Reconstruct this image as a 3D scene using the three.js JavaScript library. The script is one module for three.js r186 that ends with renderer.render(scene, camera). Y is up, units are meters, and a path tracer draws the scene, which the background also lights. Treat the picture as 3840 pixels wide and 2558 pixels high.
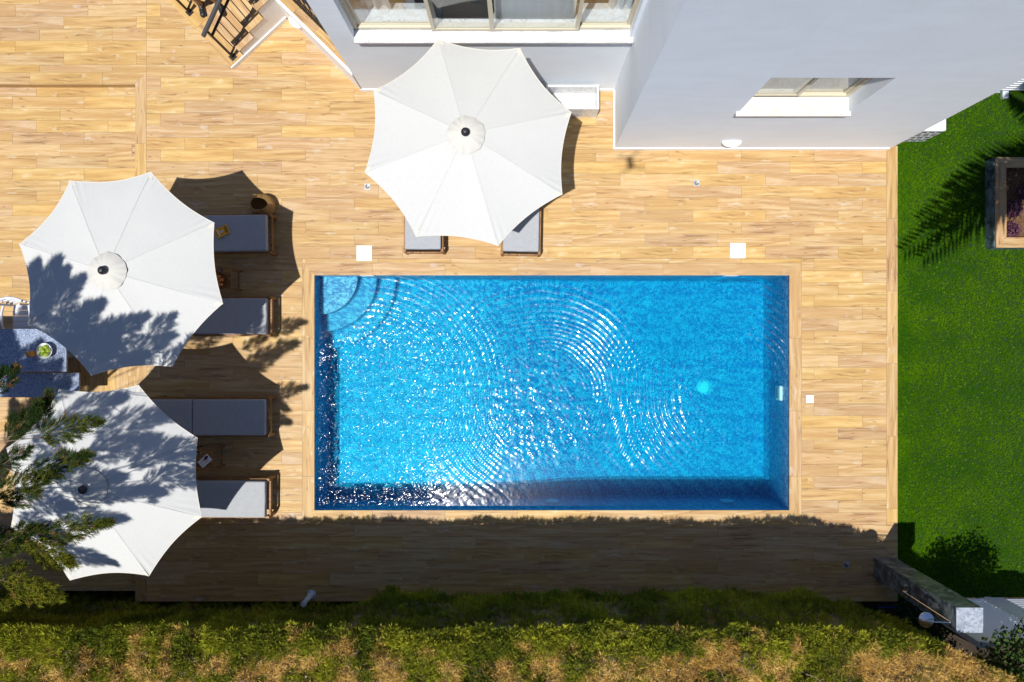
import * as THREE from 'three';
import { mergeGeometries } from 'three/addons/utils/BufferGeometryUtils.js';
import { RoundedBoxGeometry } from 'three/addons/geometries/RoundedBoxGeometry.js';
import { MarchingCubes } from 'three/addons/objects/MarchingCubes.js';

// ---------------------------------------------------------------- camera, sky, sun, exposure
const CAM_H = 11.28, FOCAL = 2560, NX = 1950, NY = 1287;      // metres above the deck; photograph pixels
const scene = new THREE.Scene();
const camera = new THREE.PerspectiveCamera(2 * Math.atan(1279 / FOCAL) * 180 / Math.PI, 3840 / 2558, 0.1, 2000);
camera.position.set(0, CAM_H, 0);
camera.up.set(0, 0, -1);
camera.lookAt(0, 0, 0);
camera.setViewOffset(3840, 2558, 1920 - NX, 1279 - NY, 3840, 2558);
const SUN = new THREE.Vector3(-0.16, 1, 0.262).normalize();
// a clear summer sky: deeper blue overhead, paler towards the horizon, brighter round the sun
{
  const W = 512, Hs = 256, d = new Float32Array(W * Hs * 4);
  for (let j = 0; j < Hs; j++) for (let i = 0; i < W; i++) {
    const el = ((j + 0.5) / Hs - 0.5) * Math.PI, az = ((i + 0.5) / W - 0.5) * 2 * Math.PI, dir = new THREE.Vector3(Math.cos(el) * Math.cos(az), Math.sin(el), Math.cos(el) * Math.sin(az));
    const k = Math.pow(1 - Math.max(0, dir.y), 2.2), g = Math.acos(Math.min(1, dir.dot(SUN))), au = 1.1 * Math.exp(-g * 5) + 0.25 * Math.exp(-g * 1.6);
    const c = [0.3 + 0.48 * k + au, 0.56 + 0.56 * k + au * 0.97, 1.3 + 0.6 * k + au * 0.9];
    for (let q = 0; q < 3; q++) d[(j * W + i) * 4 + q] = dir.y < 0 ? [0.5, 0.48, 0.42][q] : c[q];
    d[(j * W + i) * 4 + 3] = 1;
  }
  const t = new THREE.DataTexture(d, W, Hs, THREE.RGBAFormat, THREE.FloatType);
  t.mapping = THREE.EquirectangularReflectionMapping; t.magFilter = THREE.LinearFilter; t.needsUpdate = true;
  scene.background = t; scene.environment = t;
  scene.backgroundIntensity = scene.environmentIntensity = 0.165;
}
const sun = new THREE.DirectionalLight(new THREE.Color(1, 0.97, 0.925), 4.2);
sun.position.copy(SUN).multiplyScalar(40);
sun.castShadow = true;
sun.shadow.radius = 1;
sun.shadow.mapSize.set(4096, 4096);
Object.assign(sun.shadow.camera, { left: -14, right: 14, top: 12, bottom: -12, near: 1, far: 80 });
scene.add(sun, sun.target);
const renderer = new THREE.WebGLRenderer({ antialias: true });
renderer.toneMapping = THREE.LinearToneMapping;
renderer.toneMappingExposure = 1.3;
renderer.shadowMap.enabled = true;

// ---------------------------------------------------------------- helpers
function rng(seed) { let a = seed >>> 0; return () => { a = (a + 0x6D2B79F5) | 0; let t = Math.imul(a ^ (a >>> 15), 1 | a); t = (t + Math.imul(t ^ (t >>> 7), 61 | t)) ^ t; return ((t ^ (t >>> 14)) >>> 0) / 4294967296; }; }
function hash(x, y, s) { let h = Math.imul(x, 374761393) ^ Math.imul(y, 668265263) ^ Math.imul(s, 1274126177); h = Math.imul(h ^ (h >>> 13), 1274126177); return ((h ^ (h >>> 16)) >>> 0) / 4294967296; }
function noise(x, y, s = 0) {
  const xi = Math.floor(x), yi = Math.floor(y); let fx = x - xi, fy = y - yi;
  fx = fx * fx * (3 - 2 * fx); fy = fy * fy * (3 - 2 * fy);
  const a = hash(xi, yi, s), b = hash(xi + 1, yi, s), c = hash(xi, yi + 1, s), d = hash(xi + 1, yi + 1, s);
  return a + (b - a) * fx + (c - a) * fy + (a - b - c + d) * fx * fy;
}
function fbm(x, y, s = 0, o = 4) { let v = 0, a = 0.5, t = 0; for (let i = 0; i < o; i++) { v += a * noise(x, y, s + i * 17); t += a; a *= 0.5; x *= 2.03; y *= 2.03; } return v / t; }
const clamp = (x, a = 0, b = 1) => Math.min(b, Math.max(a, x)), lerp = (a, b, t) => a + (b - a) * t, sstep = (a, b, x) => { const t = clamp((x - a) / (b - a)); return t * t * (3 - 2 * t); };
const V = (x, y, z) => new THREE.Vector3(x, y, z);
/** The place at height h that the photograph shows at a pixel. */
const at = (px, py, h = 0) => V((px - NX) * (CAM_H - h) / FOCAL, h, (py - NY) * (CAM_H - h) / FOCAL);

function texture(w, h, fn, srgb = true) {
  const d = new Uint8Array(w * h * 4);
  for (let y = 0; y < h; y++) for (let x = 0; x < w; x++) { const c = fn(x, y), i = (y * w + x) * 4; d[i] = clamp(c[0], 0, 255); d[i + 1] = clamp(c[1], 0, 255); d[i + 2] = clamp(c[2], 0, 255); d[i + 3] = 255; }
  const t = new THREE.DataTexture(d, w, h);
  t.magFilter = THREE.LinearFilter; t.minFilter = THREE.LinearFilter; t.wrapS = t.wrapT = THREE.RepeatWrapping;
  if (srgb) t.colorSpace = THREE.SRGBColorSpace;
  t.needsUpdate = true;
  return t;
}
/** A noise that repeats after `p` cells. */
function tnoise(x, y, p, s) {
  const xi = Math.floor(x), yi = Math.floor(y); let fx = x - xi, fy = y - yi;
  fx = fx * fx * (3 - 2 * fx); fy = fy * fy * (3 - 2 * fy);
  const m = (v) => ((v % p) + p) % p, a = hash(m(xi), m(yi), s), b = hash(m(xi + 1), m(yi), s), c = hash(m(xi), m(yi + 1), s), d = hash(m(xi + 1), m(yi + 1), s);
  return a + (b - a) * fx + (c - a) * fy + (a - b - c + d) * fx * fy;
}
const mix3 = (a, b, t) => [lerp(a[0], b[0], t), lerp(a[1], b[1], t), lerp(a[2], b[2], t)];
function mat(rgb, rough = 0.7, extra = {}) {
  const m = new THREE.MeshPhysicalMaterial({ roughness: rough, side: THREE.DoubleSide, ...extra });
  m.color.setRGB(...rgb);
  return m;
}
const scaled = (t, sx, sy = sx) => { const c = t.clone(); c.repeat.set(sx, sy); c.needsUpdate = true; return c; };

/** Builds flat-shaded geometry with uv in metres. */
class Bag {
  constructor() { this.p = []; this.n = []; this.u = []; }
  tri(a, b, c, ua, ub, uc, n) {
    if (!n) { n = V().crossVectors(V().subVectors(b, a), V().subVectors(c, a)).normalize(); n = [n, n, n]; }
    for (const v of [a, b, c]) this.p.push(v.x, v.y, v.z);
    for (const v of n) this.n.push(v.x, v.y, v.z);
    this.u.push(...ua, ...ub, ...uc);
    return this;
  }
  quad(a, b, c, d, ua, ub, uc, ud) { return this.tri(a, b, c, ua, ub, uc).tri(a, c, d, ua, uc, ud); }
  box(x0, y0, z0, x1, y1, z1) {
    const P = (i, j, k) => V(i ? x1 : x0, j ? y1 : y0, k ? z1 : z0);
    const f = (a, b, c, d, uv) => this.quad(a, b, c, d, uv(a), uv(b), uv(c), uv(d));
    const xy = (v) => [v.x, v.y], xz = (v) => [v.x, v.z], zy = (v) => [v.z, v.y];
    f(P(0, 1, 0), P(0, 1, 1), P(1, 1, 1), P(1, 1, 0), xz);
    f(P(0, 0, 0), P(1, 0, 0), P(1, 0, 1), P(0, 0, 1), xz);
    f(P(0, 0, 1), P(1, 0, 1), P(1, 1, 1), P(0, 1, 1), xy);
    f(P(1, 0, 0), P(0, 0, 0), P(0, 1, 0), P(1, 1, 0), xy);
    f(P(1, 0, 1), P(1, 0, 0), P(1, 1, 0), P(1, 1, 1), zy);
    f(P(0, 0, 0), P(0, 0, 1), P(0, 1, 1), P(0, 1, 0), zy);
    return this;
  }
  /** A prism over a polygon [[x, z], ...] in plan. */
  prism(pts, y0, y1) {
    const q = pts.map(([x, z]) => new THREE.Vector2(x, z));
    if (THREE.ShapeUtils.area(q) > 0) { q.reverse(); }
    const T = (v, y) => V(v.x, y, v.y), uv = (v) => [v.x, v.y];
    for (const [a, b, c] of THREE.ShapeUtils.triangulateShape(q, [])) {
      this.tri(T(q[a], y1), T(q[b], y1), T(q[c], y1), uv(q[a]), uv(q[b]), uv(q[c]));
      this.tri(T(q[a], y0), T(q[c], y0), T(q[b], y0), uv(q[a]), uv(q[c]), uv(q[b]));
    }
    let s = 0;
    for (let i = 0; i < q.length; i++) {
      const a = q[i], b = q[(i + 1) % q.length], l = a.distanceTo(b);
      this.quad(T(a, y0), T(b, y0), T(b, y1), T(a, y1), [s, y0], [s + l, y0], [s + l, y1], [s, y1]);
      s += l;
    }
    return this;
  }
  /** A tapered rod from a to b. */
  rod(a, b, r0, r1 = r0, n = 10, caps = true) {
    const d = V().subVectors(b, a), l = d.length(); d.normalize();
    const e = Math.abs(d.y) < 0.9 ? V(0, 1, 0) : V(1, 0, 0), s = V().crossVectors(d, e).normalize(), t = V().crossVectors(d, s);
    const ring = (k) => { const w = k / n * Math.PI * 2; return V().addScaledVector(s, Math.cos(w)).addScaledVector(t, Math.sin(w)); };
    for (let k = 0; k < n; k++) {
      const u = ring(k), v = ring(k + 1), w = [k / n * 6.28 * r0, (k + 1) / n * 6.28 * r0];
      const A = V().copy(a).addScaledVector(u, r0), B = V().copy(a).addScaledVector(v, r0), C = V().copy(b).addScaledVector(v, r1), D = V().copy(b).addScaledVector(u, r1);
      this.tri(A, B, C, [w[0], 0], [w[1], 0], [w[1], l], [u, v, v]).tri(A, C, D, [w[0], 0], [w[1], l], [w[0], l], [u, v, u]);
      if (caps) this.tri(a, B, A, [0, 0], [0, 0], [0, 0]).tri(b, D, C, [0, 0], [0, 0], [0, 0]);
    }
    return this;
  }
  path(pts, r0, r1 = r0, n = 8) { for (let i = 0; i + 1 < pts.length; i++) { const m = pts.length - 1; this.rod(pts[i], pts[i + 1], lerp(r0, r1, i / m), lerp(r0, r1, (i + 1) / m), n, i === 0 || i === m - 1); } return this; }
  add(g) {
    g = g.index ? g.toNonIndexed() : g;
    for (const v of g.attributes.position.array) this.p.push(v);
    for (const v of g.attributes.normal.array) this.n.push(v);
    if (g.attributes.uv) for (const v of g.attributes.uv.array) this.u.push(v); else for (let i = 0; i < g.attributes.position.count; i++) this.u.push(0, 0);
    return this;
  }
  geometry() {
    const g = new THREE.BufferGeometry();
    g.setAttribute('position', new THREE.Float32BufferAttribute(this.p, 3));
    g.setAttribute('normal', new THREE.Float32BufferAttribute(this.n, 3));
    g.setAttribute('uv', new THREE.Float32BufferAttribute(this.u, 2));
    return g;
  }
}
const rbox = (x0, y0, z0, x1, y1, z1, r = 0.01, seg = 2) => { const g = new RoundedBoxGeometry(x1 - x0, y1 - y0, z1 - z0, seg, Math.min(r, (x1 - x0) / 2.01, (y1 - y0) / 2.01, (z1 - z0) / 2.01)); g.translate((x0 + x1) / 2, (y0 + y1) / 2, (z0 + z1) / 2); boxUV(g); return g; };
function boxUV(g) {
  const p = g.attributes.position, n = g.attributes.normal, u = new Float32Array(p.count * 2);
  for (let i = 0; i < p.count; i++) {
    const ax = Math.abs(n.getX(i)), ay = Math.abs(n.getY(i)), az = Math.abs(n.getZ(i));
    if (ay >= ax && ay >= az) { u[2 * i] = p.getX(i); u[2 * i + 1] = p.getZ(i); } else if (ax >= az) { u[2 * i] = p.getZ(i); u[2 * i + 1] = p.getY(i); } else { u[2 * i] = p.getX(i); u[2 * i + 1] = p.getY(i); }
  }
  g.setAttribute('uv', new THREE.BufferAttribute(u, 2));
  return g;
}
const lathe = (pts, seg = 24) => new THREE.LatheGeometry(pts.map(([r, y]) => new THREE.Vector2(r, y)), seg);
const taken = new Map();
function numbered(name) { const n = taken.get(name) ?? 0; taken.set(name, n + 1); return n ? name + '_' + String(n).padStart(3, '0') : name; }
/** A named mesh under a parent (or at top level). */
function part(name, geo, m, parent = scene, pos) {
  const g = geo instanceof Bag ? geo.geometry() : Array.isArray(geo) ? mergeGeometries(geo.map((x) => { const y = x.index ? x.toNonIndexed() : x; for (const k of Object.keys(y.attributes)) if (!['position', 'normal', 'uv'].includes(k)) y.deleteAttribute(k); return y; })) : geo;
  const o = new THREE.Mesh(g, m);
  o.name = parent === scene ? numbered(name) : name;
  o.castShadow = o.receiveShadow = true;
  if (pos) o.position.copy(pos);
  parent.add(o);
  return o;
}
function tag(o, label, category, group) { o.userData.label = label; o.userData.category = category; if (group) o.userData.group = group; return o; }
function thing(name, label, category, pos = V(0, 0, 0), turn = 0, group) {
  const o = new THREE.Group(); o.name = numbered(name); o.position.copy(pos); o.rotation.y = turn; scene.add(o);
  return tag(o, label, category, group);
}
function structure(name, geo, m, label, category) { const o = geo ? part(name, geo, m) : new THREE.Group(); if (!geo) { o.name = numbered(name); scene.add(o); } o.userData.kind = 'structure'; if (label) { o.userData.label = label; o.userData.category = category; } return o; }
function dup(src, pos, turn, label) { const c = src.clone(); c.name = numbered(src.name.replace(/_\d{3}$/, '')); c.position.copy(pos); c.rotation.y = turn; c.userData = { ...src.userData, label }; scene.add(c); return c; }
/** An InstancedMesh of scattered bits: list of [matrix, colour]. */
function scatter(name, geo, m, list, parent) {
  const o = new THREE.InstancedMesh(geo, m, list.length);
  list.forEach(([x, c], i) => { o.setMatrixAt(i, x); if (c) o.setColorAt(i, c); });
  o.name = parent === scene ? numbered(name) : name; o.castShadow = o.receiveShadow = true; o.userData.kind = 'stuff'; parent.add(o);
  return o;
}
/** Signed distances -> mesh: fn(x, y, z) below zero inside, within a cube of half-size s round c. */
function sdfMesh(fn, c, s, res) {
  const mc = new MarchingCubes(res, new THREE.MeshStandardMaterial(), false, false, 200000);
  mc.isolation = 0;
  for (let k = 0; k < res; k++) for (let j = 0; j < res; j++) for (let i = 0; i < res; i++) {
    const f = (q) => (q - res / 2) / (res / 2) * s;
    mc.field[i + j * res + k * res * res] = -fn(c.x + f(i), c.y + f(j), c.z + f(k));
  }
  mc.update();
  const n = mc.count, g = new THREE.BufferGeometry(), p = new Float32Array(n * 3);
  for (let i = 0; i < n; i++) { p[3 * i] = mc.positionArray[3 * i] * s + c.x; p[3 * i + 1] = mc.positionArray[3 * i + 1] * s + c.y; p[3 * i + 2] = mc.positionArray[3 * i + 2] * s + c.z; }
  g.setAttribute('position', new THREE.BufferAttribute(p, 3));
  g.setAttribute('normal', new THREE.BufferAttribute(Float32Array.from(mc.normalArray.subarray(0, n * 3)), 3));
  g.setAttribute('uv', new THREE.BufferAttribute(new Float32Array(n * 2), 2));
  return g;
}
const capsule = (x, y, z, a, b, ra, rb) => { const bx = b.x - a.x, by = b.y - a.y, bz = b.z - a.z, t = clamp(((x - a.x) * bx + (y - a.y) * by + (z - a.z) * bz) / (bx * bx + by * by + bz * bz + 1e-9)); return Math.hypot(x - a.x - bx * t, y - a.y - by * t, z - a.z - bz * t) - lerp(ra, rb, t); };
const smin = (a, b, k) => { const h = clamp(0.5 + 0.5 * (b - a) / k); return lerp(b, a, h) - k * h * (1 - h); };

// ---------------------------------------------------------------- materials
const ROWS = 20, ROWPX = 96;
const woodAtlas = texture(1024, ROWS * ROWPX, (() => {
  const knots = [];
  for (let r = 0; r < ROWS; r++) { const R = rng(900 + r), k = []; for (let i = 0; i < 2; i++) if (R() < 0.4) k.push([R() * 1.1 + 0.05, 0.03 + R() * 0.14, 0.008 + R() * 0.012]); knots.push([k, R(), R()]); }
  const light = [222, 186, 130], mid = [211, 171, 113], deep = [197, 154, 98], dark = [146, 108, 70], pale = [230, 200, 150];
  return (px, py) => {
    const r = Math.floor(py / ROWPX), x = px / 1024 * 1.2, y = (py % ROWPX) / ROWPX * 0.2, s = r * 31 + 5, [ks, tone, warm] = knots[r];
    let dy = 0, kd = 0;
    for (const [kx, ky, kr] of ks) { const ex = (x - kx) / 3.2, ey = y - ky, d = Math.hypot(ex, ey); dy += Math.sign(ey) * kr * Math.exp(-(d * d) / (kr * kr * 6)); kd = Math.max(kd, Math.exp(-(d * d) / (kr * kr * 0.25))); }
    const yy = y + dy + (fbm(x * 2.2, y * 5, s, 3) - 0.5) * 0.055 + (fbm(x * 7, y * 16, s + 3, 2) - 0.5) * 0.012;
    const band = fbm(x * 1.3, yy * 22, s + 7, 4), fine = fbm(x * 5, yy * 170, s + 11, 3), streak = fbm(x * 2.2, yy * 70, s + 19, 3);
    const l1 = Math.pow(1 - Math.abs(2 * noise(x * 1.1, yy * 26, s + 23) - 1), 14) * sstep(0.42, 0.72, noise(x * 2.5, yy * 9, s + 29));
    const l2 = Math.pow(1 - Math.abs(2 * noise(x * 1.7, yy * 60, s + 31) - 1), 10) * sstep(0.5, 0.8, noise(x * 3, yy * 16, s + 37)) * 0.7;
    let c = mix3(light, mid, sstep(0.3, 0.62, band + (tone - 0.5) * 0.16));
    c = mix3(c, deep, sstep(0.5, 0.75, band) * 0.7 * sstep(0.35, 0.6, streak));
    c = mix3(c, pale, sstep(0.56, 0.72, 1 - band) * 0.55);
    c = mix3(c, deep, sstep(0.52, 0.7, fine) * 0.4);
    c = mix3(c, dark, clamp(l1 * 0.75 + l2 * 0.6 + kd * 0.8));
    const scuff = sstep(0.68, 0.84, fbm(x * 5, y * 11, s + 41, 4)) * 0.4;
    c = mix3(c, [238, 228, 212], scuff);
    const k = 0.97 + 0.06 * warm;
    return [c[0] * k, c[1] * k * 0.985, c[2] * (1.05 - 0.1 * warm)];
  };
})());
const tileMats = [[1, 1, 1], [0.975, 0.97, 0.97], [1.025, 1.02, 1.02], [0.98, 0.995, 1.03], [1.01, 0.99, 0.97], [0.95, 0.945, 0.94]].map((c) => mat([c[0] * 0.72, c[1] * 0.755, c[2] * 0.73], 0.55, { map: woodAtlas, specularIntensity: 0.6 }));
const grout = mat([0.5, 0.43, 0.32], 0.95);
const noiseTex = (n, p, s, lo, hi, o = 3) => texture(n, n, (x, y) => { let v = 0, a = 0.5, t = 0, q = p; for (let i = 0; i < o; i++) { v += a * tnoise(x / n * q, y / n * q, q, s + i); t += a; a *= 0.55; q *= 2; } const k = lerp(lo, hi, v / t) * 255; return [k, k, k]; });
const plasterTex = texture(1024, 1024, (x, y) => { const a = tnoise(x / 1024 * 5, y / 1024 * 40, 40, 3) * 0.5 + tnoise(x / 1024 * 12, y / 1024 * 14, 14 * 6, 5) * 0.5, b = tnoise(x / 4, y / 4, 256, 8), k = 249 + 7 * (a - 0.5) + 4 * (b - 0.5); return [k, k, k]; });
const plasterBump = texture(512, 512, (x, y) => { const k = (tnoise(x / 4, y / 4, 128, 9) * 0.6 + tnoise(x / 12, y / 12, 42, 19) * 0.4) * 255; return [k, k, k]; }, false);
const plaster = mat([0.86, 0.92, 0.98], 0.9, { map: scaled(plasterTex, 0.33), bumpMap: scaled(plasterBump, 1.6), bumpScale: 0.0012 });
const whitePaint = mat([0.86, 0.86, 0.86], 0.55);
const marbleTex = texture(512, 512, (x, y) => { const w = fbm(x / 60, y / 60, 71, 4), v = Math.pow(1 - Math.abs(2 * fbm(x / 130 + w * 2.2, y / 90 + w * 1.6, 75, 3) - 1), 16), b = sstep(0.58, 0.75, fbm(x / 44, y / 44, 81, 4)); let c = mix3([247, 247, 246], [176, 178, 182], v * 0.75); c = mix3(c, [226, 214, 198], b * 0.5); return c; });
const marble = mat([0.76, 0.77, 0.78], 0.3, { map: scaled(marbleTex, 1.2) });
const warmMarbleTex = texture(512, 512, (x, y) => { const w = fbm(x / 50, y / 50, 91, 4), v = Math.pow(1 - Math.abs(2 * fbm(x / 90 + w * 2, y / 60 + w * 2, 95, 3) - 1), 9), b = sstep(0.5, 0.72, fbm(x / 34, y / 34, 99, 4)); let c = mix3([246, 244, 238], [206, 192, 174], v * 0.45); return mix3(c, [226, 208, 186], b * 0.25); });
const warmMarble = mat([0.8, 0.8, 0.79], 0.35, { map: scaled(warmMarbleTex, 1.3) });
const slateTex = texture(1024, 1024, (x, y) => { const w = fbm(x / 90, y / 90, 131, 4), a = fbm(x / 70 + w * 2, y / 110 + w, 135, 5), v = Math.pow(1 - Math.abs(2 * fbm(x / 160 + w * 3, y / 120 - w * 2, 139, 3) - 1), 10), q = fbm(x / 16, y / 16, 141, 3); let c = mix3([66, 74, 76], [128, 134, 130], sstep(0.3, 0.7, a)); c = mix3(c, [104, 84, 66], sstep(0.55, 0.75, fbm(x / 60, y / 60, 145, 4)) * 0.6); c = mix3(c, [196, 204, 206], v * 0.7 + sstep(0.6, 0.8, q) * 0.25); return c; });
const slate = mat([0.62, 0.64, 0.66], 0.35, { map: scaled(slateTex, 0.9) });
const capTex = texture(512, 512, (x, y) => { const w = fbm(x / 40, y / 40, 151, 4), v = Math.pow(1 - Math.abs(2 * fbm(x / 70 + w * 3, y / 60 - w * 2, 155, 4) - 1), 6); return mix3([206, 212, 220], [120, 130, 146], v * 0.5 + 0.3 * sstep(0.55, 0.75, fbm(x / 20, y / 20, 157, 3))); });
const capStone = mat([0.6, 0.62, 0.65], 0.35, { map: scaled(capTex, 1.4) });
const graniteTex = texture(512, 512, (x, y) => { const a = hash(x >> 1, y >> 1, 161), b = hash(x >> 2, y >> 2, 163), c = fbm(x / 60, y / 60, 165, 3); let k = mix3([118, 134, 162], [146, 160, 184], c); if (a > 0.8) k = mix3(k, [210, 216, 226], 0.7); else if (b < 0.22) k = mix3(k, [52, 64, 92], 0.75); return k; });
const granite = mat([0.95, 0.95, 0.95], 0.3, { map: scaled(graniteTex, 0.75) });
const mosaicTex = texture(1024, 1024, (x, y) => {
  const cx = Math.floor(x / 16), cy = Math.floor(y / 16), a = hash(cx, cy, 171), j = (x % 16 === 0 || y % 16 === 0) ? 1 : 0, b = tnoise(x / 1024 * 26, y / 1024 * 26, 26, 173), c2 = tnoise(x / 1024 * 9, y / 1024 * 9, 9, 177);
  let c = mix3([44, 126, 190], [132, 198, 228], sstep(0.34, 0.66, a * 0.35 + b * 0.65));
  if (a < 0.25) c = mix3(c, [18, 92, 158], 0.7); else if (a > 0.82) c = mix3(c, [214, 238, 240], 0.7);
  c = mix3(c, [60, 146, 196], c2 * 0.3);
  return j ? mix3(c, [150, 190, 222], 0.6) : c;
});
const mosaic = mat([0.68, 0.8, 0.82], 0.45, { map: scaled(mosaicTex, 0.75) });
const fabricTex = texture(256, 256, (x, y) => { const k = 246 + 5 * (hash(x, y >> 1, 181) - 0.5) + 4 * (tnoise(x / 16, y / 16, 16, 183) - 0.5); return [k, k, k * 0.99]; });
const canopyCloth = mat([0.565, 0.567, 0.56], 0.85, { map: scaled(fabricTex, 3) });
const canopyTrim = mat([0.62, 0.58, 0.5], 0.9);
const cushionTex = texture(256, 256, (x, y) => { const k = 146 + 20 * (hash(x, y, 191) - 0.5) + 8 * ((x + y) % 3) + 6 * (tnoise(x / 21, y / 21, 12, 193) - 0.5); return [k, k * 1.005, k * 1.02]; });
const cushionCloth = mat([1.05, 1.08, 1.1], 0.95, { map: scaled(cushionTex, 2.5) });
const teakTex = texture(512, 512, (x, y) => { const w = fbm(x / 120, y / 30, 201, 3), a = fbm(x / 90, y / 5 + w * 6, 203, 4); return mix3([166, 118, 62], [108, 72, 36], sstep(0.3, 0.75, a)); });
const teak = mat([0.85, 0.85, 0.85], 0.55, { map: scaled(teakTex, 1.1) });
const darkWood = mat([0.07, 0.035, 0.02], 0.6);
const blackMetal = mat([0.02, 0.018, 0.017], 0.5, { metalness: 0.3 });
const greyRail = mat([0.055, 0.053, 0.055], 0.55);
const chrome = mat([0.75, 0.75, 0.76], 0.15, { metalness: 1 });
const beigeAlu = mat([0.58, 0.52, 0.38], 0.4);
const glass = mat([0.95, 0.97, 0.97], 0.02, { transmission: 1, thickness: 0, ior: 1.6 });
const whitePlastic = mat([0.82, 0.84, 0.86], 0.45);
const greyPlastic = mat([0.3, 0.33, 0.36], 0.5);
const blackRubber = mat([0.012, 0.014, 0.017], 0.5);
const soil = mat([0.09, 0.06, 0.04], 1);

// ---------------------------------------------------------------- ground
{
  const s = new THREE.Shape([[-300, -300], [300, -300], [300, 300], [-300, 300]].map(([x, y]) => new THREE.Vector2(x, y)));
  s.holes.push(new THREE.Path([[-3.62, -3.0], [4.68, -3.0], [4.68, 1.35], [-3.62, 1.35]].map(([x, y]) => new THREE.Vector2(x, y))));
  const g = new THREE.ShapeGeometry(s); g.rotateX(-Math.PI / 2);
  const earthTex = texture(512, 512, (x, y) => { const k = fbm(x / 40, y / 40, 211, 4); return mix3([44, 35, 25], [72, 58, 42], k); });
  structure('ground', g, mat([0.8, 0.8, 0.8], 1, { map: scaled(earthTex, 0.4) })).position.y = -0.9;
}

// ---------------------------------------------------------------- paving: each tile a piece of its own over a grout bed
const TR = rng(77);
/** One wood-look tile over a convex polygon [[x, z], ...]; along = 'x' or 'z' is the run of the grain. */
function tile(parent, pts, y, along = 'x', name = 'tile', thick = 0.011) {
  const b = new Bag(), gap = 0.0014, row = Math.floor(TR() * ROWS), flip = TR() < 0.5, m = tileMats[Math.floor(TR() * tileMats.length)];
  const cx = pts.reduce((s, p) => s + p[0], 0) / pts.length, cz = pts.reduce((s, p) => s + p[1], 0) / pts.length;
  const q = pts.map(([x, z]) => [x - Math.sign(x - cx) * gap, z - Math.sign(z - cz) * gap]);
  const L = along === 'x' ? 0 : 1, W = 1 - L, l0 = Math.min(...q.map((p) => p[L])), w0 = Math.min(...q.map((p) => p[W])), w1 = Math.max(...q.map((p) => p[W])), len = Math.max(...q.map((p) => p[L])) - l0;
  const off = TR() * Math.max(0, 1.2 - len), dy = (TR() - 0.5) * 0.0016;
  const uv = (p) => { let u = (p[L] - l0 + off) / 1.2, v = clamp((p[W] - w0) / Math.max(0.2, w1 - w0), 0.02, 0.98); if (flip) { u = 1 - u; v = 1 - v; } return [u, (row + v) / ROWS]; };
  const ar = q.reduce((s, p, i) => { const n = q[(i + 1) % q.length]; return s + p[0] * n[1] - n[0] * p[1]; }, 0), o = ar > 0 ? [...q].reverse() : q;
  const T = (p, h) => V(p[0], h, p[1]), y1 = y + dy, y0 = y - thick;
  for (let i = 1; i + 1 < o.length; i++) b.tri(T(o[0], y1), T(o[i], y1), T(o[i + 1], y1), uv(o[0]), uv(o[i]), uv(o[i + 1]));
  for (let i = 0; i < o.length; i++) { const a = o[i], c = o[(i + 1) % o.length]; b.quad(T(a, y0), T(c, y0), T(c, y1), T(a, y1), uv(a), uv(c), uv(c), uv(a)); }
  return part(name, b, m, parent);
}
/** Rows of 1.2 x 0.2 m tiles in thirds bond, cut to a rectangle. */
function lay(parent, x0, x1, z0, z1, y, { gx = -5.14, gz = -5.4, along = 'x', w = 0.2, len = 1.2 } = {}) {
  const [a0, a1, b0, b1] = along === 'x' ? [x0, x1, z0, z1] : [z0, z1, x0, x1];
  const r0 = Math.floor((b0 - gz) / w + 1e-6), r1 = Math.ceil((b1 - gz) / w - 1e-6);
  for (let r = r0; r < r1; r++) {
    const lo = Math.max(b0, gz + r * w), hi = Math.min(b1, gz + (r + 1) * w);
    if (hi - lo < 0.012) continue;
    const sh = gx - (((r % 3) + 3) % 3) * len / 3;
    for (let c = Math.floor((a0 - sh) / len); sh + c * len < a1; c++) {
      const s = Math.max(a0, sh + c * len), e = Math.min(a1, sh + (c + 1) * len);
      if (e - s < 0.012) continue;
      tile(parent, along === 'x' ? [[s, lo], [e, lo], [e, hi], [s, hi]] : [[lo, s], [hi, s], [hi, e], [lo, e]], y, along);
    }
  }
}
const PX0 = -3.41, PX1 = 4.463, PZ0 = -1.132, PZ1 = 2.775, COP = 0.19;      // the pool's inner edges, the coping's width
const CX0 = PX0 - COP, CX1 = PX1 + COP, CZ0 = PZ0 - COP, CZ1 = PZ1 + COP;
const DZ1 = 4.27, WESTX = -6.176, EASTX = 6.057, TRIMW = 0.185;
const HX0 = -2.6, HXC = 1.555, HX1 = 6.088, HZR = -4.17, HZS = -3.203;         // the house: west end, step in the front, east end, the two front planes
const BED = -0.012;
function slab(parent, rects, top) { const b = new Bag(); for (const [x0, x1, z0, z1] of rects) b.box(x0, -0.9, z0, x1, top, z1); part('grout_bed', b, grout, parent); }
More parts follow.
